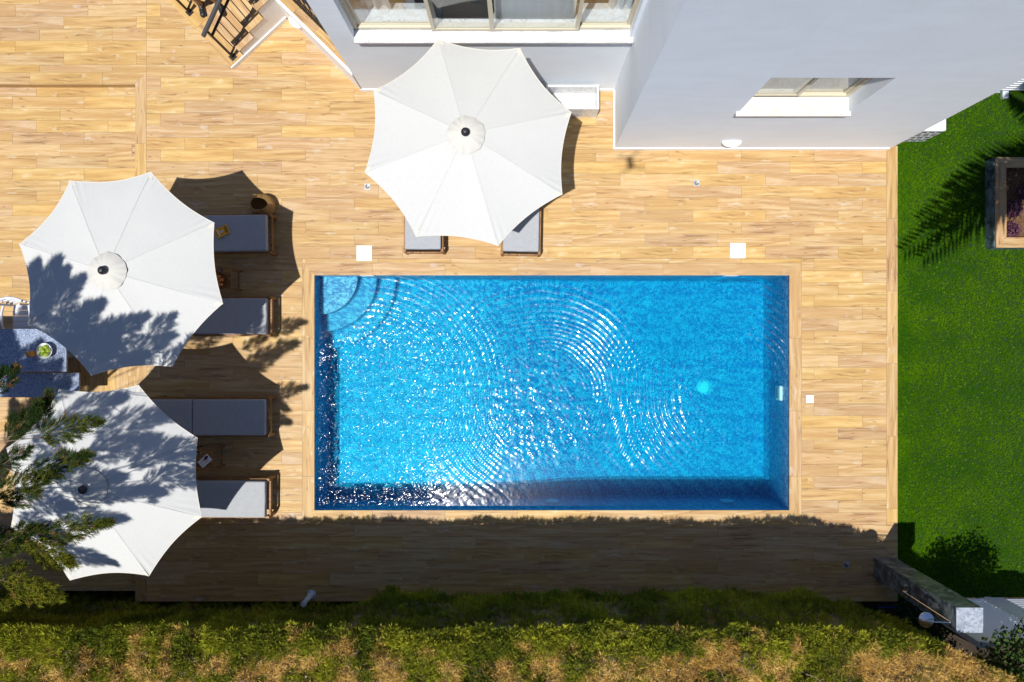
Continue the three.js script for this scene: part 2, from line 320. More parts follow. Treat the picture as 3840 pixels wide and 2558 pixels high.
{
  const north = structure('upper_paving', null);
  slab(north, [[WESTX, HX0, -6.9, CZ0], [HX0, HXC, HZR, CZ0], [HXC, EASTX, HZS, CZ0], [-10.5, WESTX, -6.9, -4.475]], BED);
  lay(north, WESTX, HX0 + 0.1, -6.9, -4.2, 0); lay(north, WESTX, HXC + 0.1, -4.2, -3.2, 0); lay(north, WESTX, EASTX, -3.2, -1.4, 0); lay(north, -10.5, WESTX, -6.9, -4.475, 0);
  const side = structure('poolside_paving', null);
  slab(side, [[WESTX, CX0, CZ0, CZ1], [CX1, EASTX, CZ0, CZ1], [WESTX, 6.242, CZ1, DZ1]], BED);
  lay(side, WESTX, CX0, -1.4, 3.0, 0); lay(side, CX1, EASTX, -1.4, 3.0, 0); lay(side, CX0, CX1, -1.4, CZ0, 0); lay(side, CX0, CX1, CZ1, 3.0, 0); lay(side, EASTX, 6.242, CZ1, 3.0, 0); lay(side, WESTX, 6.242, 3.0, DZ1, 0);
  const patio = structure('sunken_patio', null), PY = -0.15;
  slab(patio, [[-10.5, WESTX - TRIMW, -4.29, 4.15]], PY + BED);
  const xe = WESTX - TRIMW;
  lay(patio, -10.5, xe, -4.29, 0.15, PY, { gx: -6.9, gz: -4.33 }); lay(patio, -7.6, xe, 0.15, 1.0, PY, { along: 'z', gx: 0.15, gz: xe }); lay(patio, -10.5, -7.6, 0.15, 1.0, PY, { gx: -6.9, gz: -4.33 }); lay(patio, -10.5, xe, 1.0, 4.15, PY, { gx: -6.9, gz: -4.33 });
  // the border tiles round the patio and along the lawn
  const border = structure('paving_border', null);
  slab(border, [[xe, WESTX, -4.475, DZ1], [-10.5, xe, -4.475, -4.29], [EASTX, EASTX + TRIMW, HZS - 0.06, CZ1]], BED);
  tile(border, [[xe, -4.29], [WESTX, -4.475], [WESTX, -3.3], [xe, -3.3]], 0, 'z');
  for (let z = -3.3; z < DZ1 - 0.02; z += 1.2) tile(border, [[xe, z], [WESTX, z], [WESTX, Math.min(DZ1, z + 1.2)], [xe, Math.min(DZ1, z + 1.2)]], 0, 'z');
  for (let x = -10.5; x < -6.9; x += 1.2) { const e = Math.min(xe, x + 1.2), last = e === xe; tile(border, last ? [[x, -4.475], [WESTX, -4.475], [xe, -4.29], [x, -4.29]] : [[x, -4.475], [e, -4.475], [e, -4.29], [x, -4.29]], 0, 'x'); }
  for (let z = HZS - 0.06; z < CZ1; z += 1.2) tile(border, [[EASTX, z], [EASTX + TRIMW, z], [EASTX + TRIMW, Math.min(CZ1, z + 1.2)], [EASTX, Math.min(CZ1, z + 1.2)]], 0, 'z');
  // the riser tiles of the step down
  for (let x = -10.5; x < xe - 0.02; x += 1.2) { const e = Math.min(xe, x + 1.2), b = new Bag(); b.box(x + 0.002, PY, -4.29, e - 0.002, -0.013, -4.28); const o = part('riser_tile', b, tileMats[1], border); const u = o.geometry.attributes.uv; for (let i = 0; i < u.count; i++) u.setXY(i, (u.getX(i) - x) / 1.2, (7 + clamp((u.getY(i) + 0.15) / 0.2)) / ROWS); }
  // pool coping: a mitred ring
  const coping = structure('pool_coping', null);
  const b = new Bag(); for (const [x0, x1, z0, z1] of [[CX0, CX1, CZ0, PZ0], [CX0, CX1, PZ1, CZ1], [CX0, PX0, PZ0, PZ1], [PX1, CX1, PZ0, PZ1]]) b.box(x0, -0.031, z0, x1, BED, z1);
  part('grout_bed', b, grout, coping);
  const nose = -0.012;
  const runX = (zo, zi, xs) => xs.slice(0, -1).forEach((x, i) => { const e = xs[i + 1], f = i === 0, l = i === xs.length - 2; tile(coping, [[f ? CX0 : x, zo], [l ? CX1 : e, zo], [l ? PX1 : e, zi], [f ? PX0 : x, zi]], 0.001, 'x', 'coping_tile', 0.03); });
  const runZ = (xo, xi, zs) => zs.slice(0, -1).forEach((z, i) => { const e = zs[i + 1], f = i === 0, l = i === zs.length - 2; tile(coping, [[xo, f ? CZ0 : z], [xo, l ? CZ1 : e], [xi, l ? PZ1 : e], [xi, f ? PZ0 : z]], 0.001, 'z', 'coping_tile', 0.03); });
  const xs = [PX0, -2.44, -1.24, -0.04, 1.16, 2.36, PX1];
  runX(CZ0, PZ0 - nose, xs); runX(CZ1, PZ1 + nose, xs);
  const zs = [PZ0, -0.08, 1.12, 2.2, PZ1];
  runZ(CX0, PX0 - nose, zs); runZ(CX1, PX1 + nose, zs);
}

// ---------------------------------------------------------------- the pool's basin
const WATER = -0.15;
const floorY = (x) => x < -1.0 ? -0.98 : x < 1.7 ? lerp(-0.98, -1.24, sstep(-1.0, 1.7, x)) : -1.24;
{
  const pool = structure('swimming_pool', null);
  const b = new Bag(), n = 40;
  for (let i = 0; i < n; i++) {
    const x0 = lerp(PX0, PX1, i / n), x1 = lerp(PX0, PX1, (i + 1) / n);
    const A = V(x0, floorY(x0), PZ0), B = V(x0, floorY(x0), PZ1), C = V(x1, floorY(x1), PZ1), D = V(x1, floorY(x1), PZ0);
    b.quad(A, B, C, D, [A.x, A.z], [B.x, B.z], [C.x, C.z], [D.x, D.z]);
  }
  part('pool_floor', b, mosaic, pool);
  const top = BED - 0.02, w = 0.2, y0 = -1.75;
  const wall = (x0, x1, z0, z1) => part('pool_wall', new Bag().box(x0, y0, z0, x1, top, z1), mosaic, pool);
  wall(PX0 - w, PX0, PZ0, PZ1); wall(PX1, PX1 + w, PZ0, PZ1); wall(PX0 - w, PX1 + w, PZ0 - w, PZ0); wall(PX0 - w, PX1 + w, PZ1, PZ1 + w);
  [[0.64, -0.36], [0.93, -0.56], [1.22, -0.77]].forEach(([r, y], i) => {
    const pts = [[PX0, PZ0]]; for (let k = 0; k <= 24; k++) { const a = k / 24 * Math.PI / 2; pts.push([PX0 + Math.cos(a) * r, PZ0 + Math.sin(a) * r]); }
    part('pool_step', new Bag().prism(pts, y - 0.21 - (i === 2 ? 0.1 : 0), y), mosaic, pool);
  });
  const disc = (x, y, z, r) => { const g = lathe([[0.001, 0.03], [r * 0.55, 0.03], [r * 0.6, 0.02], [r * 0.9, 0.018], [r, 0]], 28); g.translate(x, y, z); return g; };
  const d0 = V(3.35, -1.24, 0.8);
  part('floor_drain', disc(d0.x, d0.y, d0.z, 0.12), mat([0.62, 0.82, 0.8], 0.5), pool);
  for (const x of [0.56, 3.6]) { const g = new THREE.CylinderGeometry(0.1, 0.12, 0.04, 24); g.rotateX(Math.PI / 2); g.translate(x, -0.62, PZ1 - 0.02); part('pool_light_cover', g, mat([0.5, 0.72, 0.85], 0.4), pool); }
  { const g = rbox(PX1 - 0.06, -0.52, 0.72, PX1, -0.3, 0.98, 0.03, 3); part('skimmer_box', g, whitePlastic, pool); const e = new Bag().box(PX1 - 0.064, -0.45, 0.76, PX1 - 0.06, -0.36, 0.94); part('skimmer_slot', e, greyPlastic, pool); }
  for (const x of [-2.55, 3.52]) part('skimmer_frame', new Bag().box(x - 0.11, -0.24, PZ0, x + 0.11, -0.06, PZ0 + 0.012), whitePlastic, pool);
}
// ---------------------------------------------------------------- the water
const jets = [[-2.46, 0.88], [0.4, 0.95], [3.57, 0.82]];
function waveHeight(x, z) {
  let h = 0;
  const wob = (fbm(x * 1.6, z * 1.6, 301, 2) - 0.5) * 0.1 + (noise(x * 5, z * 5, 305) - 0.5) * 0.02;
  const J = (i) => Math.hypot(x - jets[i][0], z - jets[i][1]) + wob * (0.6 + i * 0.3);
  const ring = (r, r0, s, l, a) => a * l / 6.283 * Math.exp(-(((r - r0) / s) ** 2)) * Math.sin(6.283 * (r - 0.3 * (r - r0) ** 2) / l);
  const r0 = J(0), r1 = J(1), r2 = J(2);
  const up = (i, lo, hi) => sstep(hi, lo, (z - jets[i][1]) / Math.max(0.3, i === 0 ? r0 : i === 1 ? r1 : r2));      // the rings die out towards the near side
  h += (ring(r0, 1.5, 0.42, 0.1, 0.3) + ring(r0, 2.05, 0.35, 0.085, 0.16)) * up(0, 0.35, 0.95) * sstep(-3.2, -2.3, x);
  h += (ring(r1, 1.55, 0.45, 0.095, 0.3) + ring(r1, 1.1, 0.3, 0.08, 0.2)) * up(1, 0.5, 1.0);
  h += (ring(r2, 1.65, 0.5, 0.14, 0.46) + ring(r2, 1.1, 0.28, 0.12, 0.3)) * up(2, 0.5, 1.0) * sstep(4.7, 4.1, x);
  const calm = 1 - 0.92 * Math.exp(-((Math.hypot(x - PX0, z - PZ0) / 1.15) ** 6));
  const chop = 0.12 * Math.exp(-((r0 / 1.45) ** 4)) + 0.05 * Math.exp(-((r1 / 1.05) ** 4)) * lerp(0.5, 1.3, sstep(-0.6, 0.8, z - jets[1][1])) + 0.06 * Math.exp(-((r2 / 1.0) ** 4)) * sstep(0.3, 0.9, r2) + 0.016 + 0.13 * sstep(-1.0, -2.4, x) * sstep(-0.2, 0.7, z);
  const c = (noise(x * 9, z * 9, 311) - 0.5) * 0.06 + (noise(x * 17 + 3, z * 17, 313) - 0.5) * 0.045 + (noise(x * 31, z * 31 + 7, 317) - 0.5) * 0.03;
  return (h + c * chop * 2.8) * calm * (1 - 0.93 * sstep(1.85, 2.3, z) * sstep(-0.5, 0.5, x));
}
{
  const e = 0.03, x0 = PX0 - e, x1 = PX1 + e, z0 = PZ0 - e, z1 = PZ1 + e, nx = 620, nz = 308, p = [], n = [], idx = [], id = (i, j) => j * (nx + 1) + i;
  const hs = new Float32Array((nx + 3) * (nz + 3)), dx = (x1 - x0) / nx, dz = (z1 - z0) / nz;
  for (let j = -1; j <= nz + 1; j++) for (let i = -1; i <= nx + 1; i++) hs[(j + 1) * (nx + 3) + i + 1] = waveHeight(x0 + dx * i, z0 + dz * j);
  const Hh = (i, j) => hs[(j + 1) * (nx + 3) + i + 1];
  for (let j = 0; j <= nz; j++) for (let i = 0; i <= nx; i++) {
    p.push(x0 + dx * i, WATER + Hh(i, j), z0 + dz * j);
    const gx = (Hh(i + 1, j) - Hh(i - 1, j)) / (2 * dx), gz = (Hh(i, j + 1) - Hh(i, j - 1)) / (2 * dz), l = Math.hypot(gx, 1, gz);
    n.push(-gx / l, 1 / l, -gz / l);
  }
  for (let j = 0; j < nz; j++) for (let i = 0; i < nx; i++) idx.push(id(i, j), id(i, j + 1), id(i + 1, j + 1), id(i, j), id(i + 1, j + 1), id(i + 1, j));
  // sides and underside, set into the basin's walls and floor
  const loop = []; for (let i = 0; i < nx; i++) loop.push([i, 0]); for (let j = 0; j < nz; j++) loop.push([nx, j]); for (let i = nx; i > 0; i--) loop.push([i, nz]); for (let j = nz; j > 0; j--) loop.push([0, j]);
  const B = p.length / 3, yb = -1.7;
  const N = (i, j) => j === 0 ? [0, 0, -1] : j === nz ? [0, 0, 1] : i === 0 ? [-1, 0, 0] : [1, 0, 0];
  loop.forEach(([i, j]) => { const k = id(i, j) * 3; p.push(p[k], p[k + 1], p[k + 2], p[k], yb, p[k + 2]); n.push(...N(i, j), ...N(i, j)); });
  loop.forEach((_, k) => { const a = B + 2 * k, c = B + 2 * ((k + 1) % loop.length); idx.push(a, c, c + 1, a, c + 1, a + 1); });
  const q = p.length / 3; p.push(x0, yb, z0, x1, yb, z0, x1, yb, z1, x0, yb, z1); for (let k = 0; k < 4; k++) n.push(0, -1, 0); idx.push(q, q + 1, q + 2, q, q + 2, q + 3);
  const g = new THREE.BufferGeometry();
  g.setAttribute('position', new THREE.Float32BufferAttribute(p, 3)); g.setAttribute('normal', new THREE.Float32BufferAttribute(n, 3)); g.setIndex(idx);
  const water = mat([1, 1, 1], 0.07, { clearcoat: 0.48, clearcoatRoughness: 0.23, transmission: 1, thickness: 1.2, ior: 1.33, transparent: true, opacity: 0.36, attenuationDistance: 1.0 });
  water.attenuationColor.setRGB(0.16, 0.84, 0.935);
  structure('pool_water', g, water);
}

// ---------------------------------------------------------------- the house
{
  const house = thing('house', 'white plastered two-storey house with beige-framed windows along the deck', 'house', V(0, 0, 0));
  const TOP = 6.0, T = 0.25;
  /** A front wall in the plane z with one opening, built of four pieces. */
  const front = (x0, x1, z, o) => {
    const b = new Bag();
    b.box(x0, -0.9, z - T, o[0], TOP, z).box(o[1], -0.9, z - T, x1, TOP, z).box(o[0], -0.9, z - T, o[1], o[2], z).box(o[0], o[3], z - T, o[1], TOP, z);
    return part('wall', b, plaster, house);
  };
  const W1 = [-2.27, 1.5, 1.93, 4.3], W2 = [3.03, 4.54, 1.82, 3.04];
  front(HX0, HXC - 0.003, HZR, W1);
  front(HXC, HX1, HZS, W2);
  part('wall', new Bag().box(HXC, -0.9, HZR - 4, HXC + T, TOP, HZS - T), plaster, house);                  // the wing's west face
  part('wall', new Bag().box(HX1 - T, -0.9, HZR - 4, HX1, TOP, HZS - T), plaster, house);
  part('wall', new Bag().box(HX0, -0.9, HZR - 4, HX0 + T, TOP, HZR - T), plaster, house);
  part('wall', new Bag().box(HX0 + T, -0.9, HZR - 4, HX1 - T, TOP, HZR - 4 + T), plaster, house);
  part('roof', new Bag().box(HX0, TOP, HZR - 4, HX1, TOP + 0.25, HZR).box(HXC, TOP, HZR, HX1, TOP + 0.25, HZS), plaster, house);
  // skirting along the foot of the walls
  part('skirting', new Bag().box(HX0 - 0.02, 0.002, HZR, HXC - 0.02, 0.09, HZR + 0.018), whitePaint, house);
  part('skirting', new Bag().box(HXC - 0.02, 0.002, HZR + 0.018, HXC, 0.09, HZS + 0.018), whitePaint, house);
  part('skirting', new Bag().box(HXC, 0.002, HZS, HX1 - 0.03, 0.09, HZS + 0.018), whitePaint, house);
  // rooms behind the windows
  const oak = mat([0.9, 0.8, 0.66], 0.5, { map: scaled(teakTex, 0.6) });
  part('room_floor', new Bag().box(HX0 + T, 0.9, HZR - 4 + T, HXC, 1.0, HZR - T), oak, house);
  part('room_floor', new Bag().box(HXC + T, 0.9, HZR - 4 + T, HX1 - T, 1.0, HZS - T), oak, house);
  const frameBar = (g, name, a, m = beigeAlu) => part(name, rbox(...a, 0.006, 1), m, g);
  const win = (o, zf, panes, sillM, sillOut, ear) => {
    const g = new THREE.Group(); g.name = 'window'; house.add(g);
    const f = 0.055, d = 0.07;
    frameBar(g, 'frame', [o[0], o[2] + 0.02, zf - d, o[1], o[2] + 0.02 + f, zf]);
    frameBar(g, 'frame', [o[0], o[3] - f, zf - d, o[1], o[3], zf]);
    frameBar(g, 'frame', [o[0], o[2] + 0.02 + f, zf - d, o[0] + f, o[3] - f, zf]);
    frameBar(g, 'frame', [o[1] - f, o[2] + 0.02 + f, zf - d, o[1], o[3] - f, zf]);
    for (const [x0, x1, z, w] of panes) {
      const y0 = o[2] + 0.02 + f * 0.4, y1 = o[3] - f * 0.4, s = w ?? 0.05;
      const bars = new Bag(); for (const a of [[x0, y0, x1, y0 + s], [x0, y1 - s, x1, y1], [x0, y0 + s, x0 + s, y1 - s], [x1 - s, y0 + s, x1, y1 - s]]) bars.box(a[0], a[1], z - 0.03, a[2], a[3], z);
      part('sash', bars, beigeAlu, g);
      part('pane', new Bag().box(x0 + s, y0 + s, z - 0.018, x1 - s, y1 - s, z - 0.012), glass, g);
    }
    part('sill', rbox(o[0] - ear, o[2] - 0.03, zf, o[1] + ear, o[2] + 0.02, sillOut, 0.006, 2), sillM, g);
    part('inner_sill', new Bag().box(o[0], o[2] - 0.02, zf - 0.36, o[1], o[2] + 0.018, zf - d), sillM, g);
    return g;
  };
  const zf = HZR - 0.12;
  const g1 = win([W1[0], W1[1] + 0.05, W1[2], W1[3]], zf, [[-2.22, -1.12, zf - 0.035], [-1.2, -0.36, zf + 0.03], [-0.4, 0.8, zf + 0.032], [0.76, 1.5, zf - 0.035]], marble, HZR + 0.06, 0.0);
  const zg = HZS - 0.2;
  const g2 = win(W2, zg, [[3.08, 3.84, zg + 0.0, 0.045], [3.76, 4.49, zg - 0.035, 0.045]], warmMarble, HZS + 0.06, 0.04);
  // curtains: folded cloth hanging behind the glass
  const cloth = mat([0.82, 0.83, 0.84], 0.95), sheer = mat([0.85, 0.86, 0.88], 0.95, { transmission: 0.35, thickness: 0 });
  const curtain = (x0, x1, z, y0, y1, amp, m, parent) => {
    const n = 60, b = new Bag(), w = (x) => z + amp * Math.sin(x * 42 + Math.sin(x * 9) * 1.5);
    for (let i = 0; i < n; i++) { const a = lerp(x0, x1, i / n), c = lerp(x0, x1, (i + 1) / n); b.quad(V(a, y0, w(a)), V(c, y0, w(c)), V(c, y1, w(c)), V(a, y1, w(a)), [a, y0], [c, y0], [c, y1], [a, y1]); }
    part('curtain', b, m, parent);
  };
  curtain(-0.34, 0.74, zf - 0.14, 1.97, 4.2, 0.003, cloth, g1);
  part('pane_backing', new Bag().box(-1.14, 2.02, zf - 0.13, -0.42, 4.2, zf - 0.125), mat([0.06, 0.065, 0.075], 0.8), g1);  // dark sheet added to imitate a reflection in this pane
  curtain(-2.15, -1.75, zf - 0.3, 1.05, 4.2, 0.03, sheer, g1);
  curtain(1.2, 1.5, zf - 0.3, 1.05, 4.2, 0.03, cloth, g1);
  part('pane_backing', new Bag().box(3.1, 2.35, zg - 0.16, 3.82, 3.0, zg - 0.155), mat([0.35, 0.35, 0.36], 0.9), g2);
  // furniture in the room: a dark sideboard under the window
  part('sideboard', rbox(-1.55, 1.0, -6.2, -0.3, 1.75, -5.3, 0.02), darkWood, house);
  // bulkhead lamp, unlit, low on the wing's wall
  { const g = new THREE.SphereGeometry(1, 28, 14, 0, Math.PI); g.scale(0.16, 0.065, 0.1); g.translate(3.36, 0.45, HZS + 0.001); part('wall_lamp', g, whitePlastic, house); }
}

// ---------------------------------------------------------------- raised terrace, its coping and railing, and the stair
const stA = V(0.731, 0, -0.682), stW = V(-0.682, 0, -0.731), stC = V(-4.73, 0, -4.54);      // up the stair, across it, its near foot
const onStair = (a, w, y) => V(stC.x + stA.x * a + stW.x * w, y, stC.z + stA.z * a + stW.z * w);
{
  const TH = 0.72;
  const B = onStair(1.215, 0, 0), A = V(HX0 - 0.003, 0, HZR + 0.02), dir = V().subVectors(B, A).normalize(), nrm = V(-dir.z, 0, dir.x);
  const terrace = thing('raised_terrace', 'raised terrace edge with white plinth and wood-tile coping beside the stair', 'terrace');
  const far = onStair(1.215, 3.2, 0);
  part('plinth', new Bag().prism([[A.x, A.z], [B.x, B.z], [far.x, far.z], [far.x + 2, far.z - 1.5], [HX0 - 0.003, HZR - 3.5]], -0.9, TH - 0.02), whitePaint, terrace);
  const q = (t, k) => [lerp(A.x, B.x, t) + nrm.x * k, lerp(A.z, B.z, t) + nrm.z * k], inn = 0.2;      // nrm points into the terrace
  for (let i = 0; i < 4; i++) {
    const o = tile(terrace, [[0, 0], [A.distanceTo(B) / 4, 0], [A.distanceTo(B) / 4, inn - 0.04], [0, inn - 0.04]], 0.02, 'x', 'coping_tile', 0.02);
    o.position.set(lerp(A.x, B.x, i / 4) + nrm.x * 0.04, TH, lerp(A.z, B.z, i / 4) + nrm.z * 0.04); o.rotation.y = Math.atan2(-dir.z, dir.x);
  }
  part('terrace_floor', new Bag().prism([q(0.14, inn + 0.004), q(1, inn + 0.004), [far.x, far.z], [far.x + 2, far.z - 1.5], [HX0 - 0.004, HZR - 3.4]], TH - 0.02, TH + 0.004), tileMats[3], terrace);
  { const g = new THREE.SphereGeometry(1, 24, 12, 0, Math.PI); g.scale(0.13, 0.06, 0.09); g.rotateY(-Math.PI / 4); g.translate(-3.57, 0.42, -5.115); part('wall_lamp', g, whitePlastic, terrace); }
  const rail = thing('terrace_railing', 'black metal railing standing on the terrace coping by the house corner', 'railing');
  const up = (t, k, y) => { const p = q(t, k); return V(p[0], y, p[1]); };
  const k0 = inn - 0.02;
  for (const [y, r] of [[TH + 0.1, 0.014], [TH + 0.45, 0.012], [TH + 0.9, 0.022]]) part(r > 0.02 ? 'handrail' : 'rail', new Bag().rod(up(0.33, k0, y), up(1, k0, y), r), blackMetal, rail);
  for (let i = 0; i <= 10; i++) part(i % 10 ? 'baluster' : 'post', new Bag().rod(up(lerp(0.33, 1, i / 10), k0, TH + 0.02), up(lerp(0.33, 1, i / 10), k0, TH + 0.9), i % 10 ? 0.008 : 0.016), blackMetal, rail);

  const stair = thing('staircase', 'white stair with wood-tile treads rising to the terrace', 'stairs', V(0, 0, 0));
  const W = 2.6, st = [[0, 0.08], [0.276, 0.27], [0.597, 0.465], [0.907, TH]];
  st.forEach(([a, y], i) => {
    const e = i < 3 ? st[i + 1][0] : 1.213, P = (u, v) => { const p = onStair(u, v, 0); return [p.x, p.z]; };
    part('step', new Bag().prism([P(a, 0), P(e + (i < 3 ? 0.003 : 0), 0), P(e + (i < 3 ? 0.003 : 0), W), P(a, W)], -0.02, y - 0.02), whitePaint, stair);
    for (let k = 0; k < 3; k++) {
      const o = tile(stair, [[0, 0], [W / 3, 0], [W / 3, e - a + 0.02], [0, e - a + 0.02]], 0.0, 'x', 'tread', 0.02);
      const p = onStair(a - 0.02, k * W / 3 - 0.012, y); o.position.copy(p); o.rotation.y = Math.atan2(-stW.z, stW.x);
    }
    const r = new Bag(); const p0 = onStair(a - 0.012, -0.005, i ? st[i - 1][1] : 0), p1 = onStair(a - 0.012, W, y - 0.02);
    r.quad(p0, V(p1.x, p0.y, p1.z), p1, V(p0.x, p1.y, p0.z), [0, 0], [2.17, 0], [2.17, 0.05], [0, 0.05]); part('riser', r, tileMats[4], stair);
  });
  const sk = new Bag(); const c0 = onStair(-0.02, -0.02, 0), c1 = onStair(1.2, -0.02, 0); sk.prism([[c0.x, c0.z], [c1.x, c1.z], [c1.x + stW.x * 0.018, c1.z + stW.z * 0.018], [c0.x + stW.x * 0.018, c0.z + stW.z * 0.018]], 0.002, 0.09); part('skirting', sk, whitePaint, stair);
  // stair railings
  const stairRail = (w, a0, label) => {
    const g = thing('stair_railing', label, 'railing'), sl = (TH - 0.08) / 1.0, hy = (a) => 0.16 + sl * (a - 0.14);
    part('foot_plate', rbox(-0.05, 0, -0.05, 0.05, 0.012, 0.05, 0.003), blackMetal, g, onStair(a0, w, 0.08)).rotation.y = 0.78;
    part('post', new Bag().rod(onStair(a0, w, 0.08), onStair(a0, w, 0.98), 0.02, 0.02, 6), blackMetal, g);
    part('handrail', new Bag().rod(onStair(a0 - 0.09, w, hy(a0) + 0.84), onStair(a0 + 1.2, w, hy(a0 + 1.2) + 0.88), 0.034, 0.034, 14), greyRail, g);
    part('rail', new Bag().rod(onStair(a0, w, hy(a0) + 0.7), onStair(a0 + 1.2, w, hy(a0 + 1.2) + 0.7), 0.022, 0.022, 6), blackMetal, g);
    part('rail', new Bag().rod(onStair(a0, w, hy(a0) + 0.02), onStair(a0 + 1.2, w, hy(a0 + 1.2) + 0.02), 0.018, 0.018, 6), blackMetal, g);
    for (let i = 1; i <= 10; i++) { const a = a0 + i * 0.115; part('baluster', new Bag().rod(onStair(a, w, hy(a) + 0.02), onStair(a, w, hy(a) + 0.7), 0.008, 0.008, 6), blackMetal, g); }
    part('post', new Bag().rod(onStair(a0 + 1.2, w, TH), onStair(a0 + 1.2, w, hy(a0 + 1.2) + 0.88), 0.02, 0.02, 6), blackMetal, g);
  };
  stairRail(0.1, 0.12, 'black stair railing with round grey handrail beside the white stringer');
  stairRail(1.12, 0.1, 'black stair railing at the top left, behind the standing person');
}

// ---------------------------------------------------------------- the lawn: turf blades on a green base
const LAWN = -0.035;
{
  const x0 = EASTX + TRIMW + 0.002, x1 = 14, z0 = -9, z1 = 4.215;
  const turfTex = texture(512, 512, (x, y) => mix3([20, 48, 3], [40, 78, 6], fbm(x / 10, y / 10, 401, 3)));
  structure('lawn', new Bag().box(x0, -0.9, z0, x1, LAWN, z1), mat([0.8, 0.8, 0.8], 1, { map: scaled(turfTex, 1.5) }));
  const R = rng(41), b = new Bag();
  for (let i = 0; i < 9; i++) {
    const a = R() * 6.28, l = 0.016 + R() * 0.016, w = 0.0022, lean = 0.3 + R() * 0.7, px = (R() - 0.5) * 0.02, pz = (R() - 0.5) * 0.02, s = V(Math.cos(a), 0, Math.sin(a)), t = V(-s.z, 0, s.x), o = V(px, 0, pz);
    const A = V().copy(o).addScaledVector(t, w), B = V().copy(o).addScaledVector(t, -w), M = V(0, l * 0.75, 0).add(o).addScaledVector(s, l * lean * 0.4), C = V(0, l, 0).add(o).addScaledVector(s, l * lean);
    const M1 = V().copy(M).addScaledVector(t, w), M2 = V().copy(M).addScaledVector(t, -w);
    b.quad(A, B, M2, M1, [0, 0], [0, 0], [0, 0], [0, 0]).tri(M1, M2, C, [0, 0], [0, 0], [0, 0]);
  }
  const list = [], m = new THREE.Matrix4(), q = new THREE.Quaternion(), Y = V(0, 1, 0), c = () => new THREE.Color();
  const g1 = [0.026, 0.092, 0.0], g2 = [0.08, 0.19, 0.0], g3 = [0.16, 0.26, 0.01];
  for (let i = 0; i < 105000; i++) {
    const x = x0 + 0.012 + Math.pow(R(), 1.3) * 4.2, z = -5.2 + R() * (z1 + 5.2), s = 0.65 + R() * 0.5, k = fbm(x * 2.4, z * 2.4, 407, 3), u = R();
    if (x > 7.7 && x < 9.8 && z > -3.02 && z < -1.54) continue;
    let col = mix3(g1, g2, clamp(k * 1.5 - 0.3 + (u - 0.5) * 0.5)); if (u > 0.975) col = g3;
    m.compose(V(x, LAWN, z), q.setFromAxisAngle(Y, R() * 6.28), V(s, s * (0.45 + 0.5 * k), s));
    list.push([m.clone(), c().setRGB(...col)]);
  }
  const turf = scatter('turf', b.geometry(), mat([1, 1, 1], 0.9, { specularIntensity: 0.15 }), list, scene);
  turf.userData.label = 'short bright green turf covering the lawn'; turf.userData.category = 'grass';
}

// ---------------------------------------------------------------- louvred fence on the south side of the lawn
{
  const f = thing('louvre_fence', 'pale grey aluminium louvre fence along the foot of the lawn', 'fence', V(0, 0, 4.2));
  const alu = mat([0.84, 0.85, 0.86], 0.5), X0 = 6.45, TOPH = 1.68;
  for (let k = 0; k < 4; k++) part('post', new Bag().box(X0 + k * 1.25, -0.9, 0, X0 + k * 1.25 + 0.09, TOPH, 0.09), alu, f);
  for (let k = 0; k < 3; k++) {
    const a = X0 + k * 1.25 + 0.092, e = X0 + (k + 1) * 1.25 - 0.002;
    part('frame_panel', new Bag().box(a, -0.02, 0.01, a + 0.2, TOPH, 0.07), alu, f); part('frame_panel', new Bag().box(e - 0.05, -0.02, 0.01, e, TOPH, 0.07), alu, f);
    for (let y = 0.02; y < TOPH - 0.06; y += 0.08) { const b = new Bag(); b.quad(V(a + 0.2, y, 0.015), V(e - 0.05, y, 0.015), V(e - 0.05, y + 0.075, 0.06), V(a + 0.2, y + 0.075, 0.06), [0, 0], [1, 0], [1, 1], [0, 1]); b.quad(V(a + 0.2, y, 0.015), V(a + 0.2, y - 0.004, 0.02), V(e - 0.05, y - 0.004, 0.02), V(e - 0.05, y, 0.015), [0, 0], [1, 0], [1, 1], [0, 1]); part('louvre', b, alu, f); }
  }
}

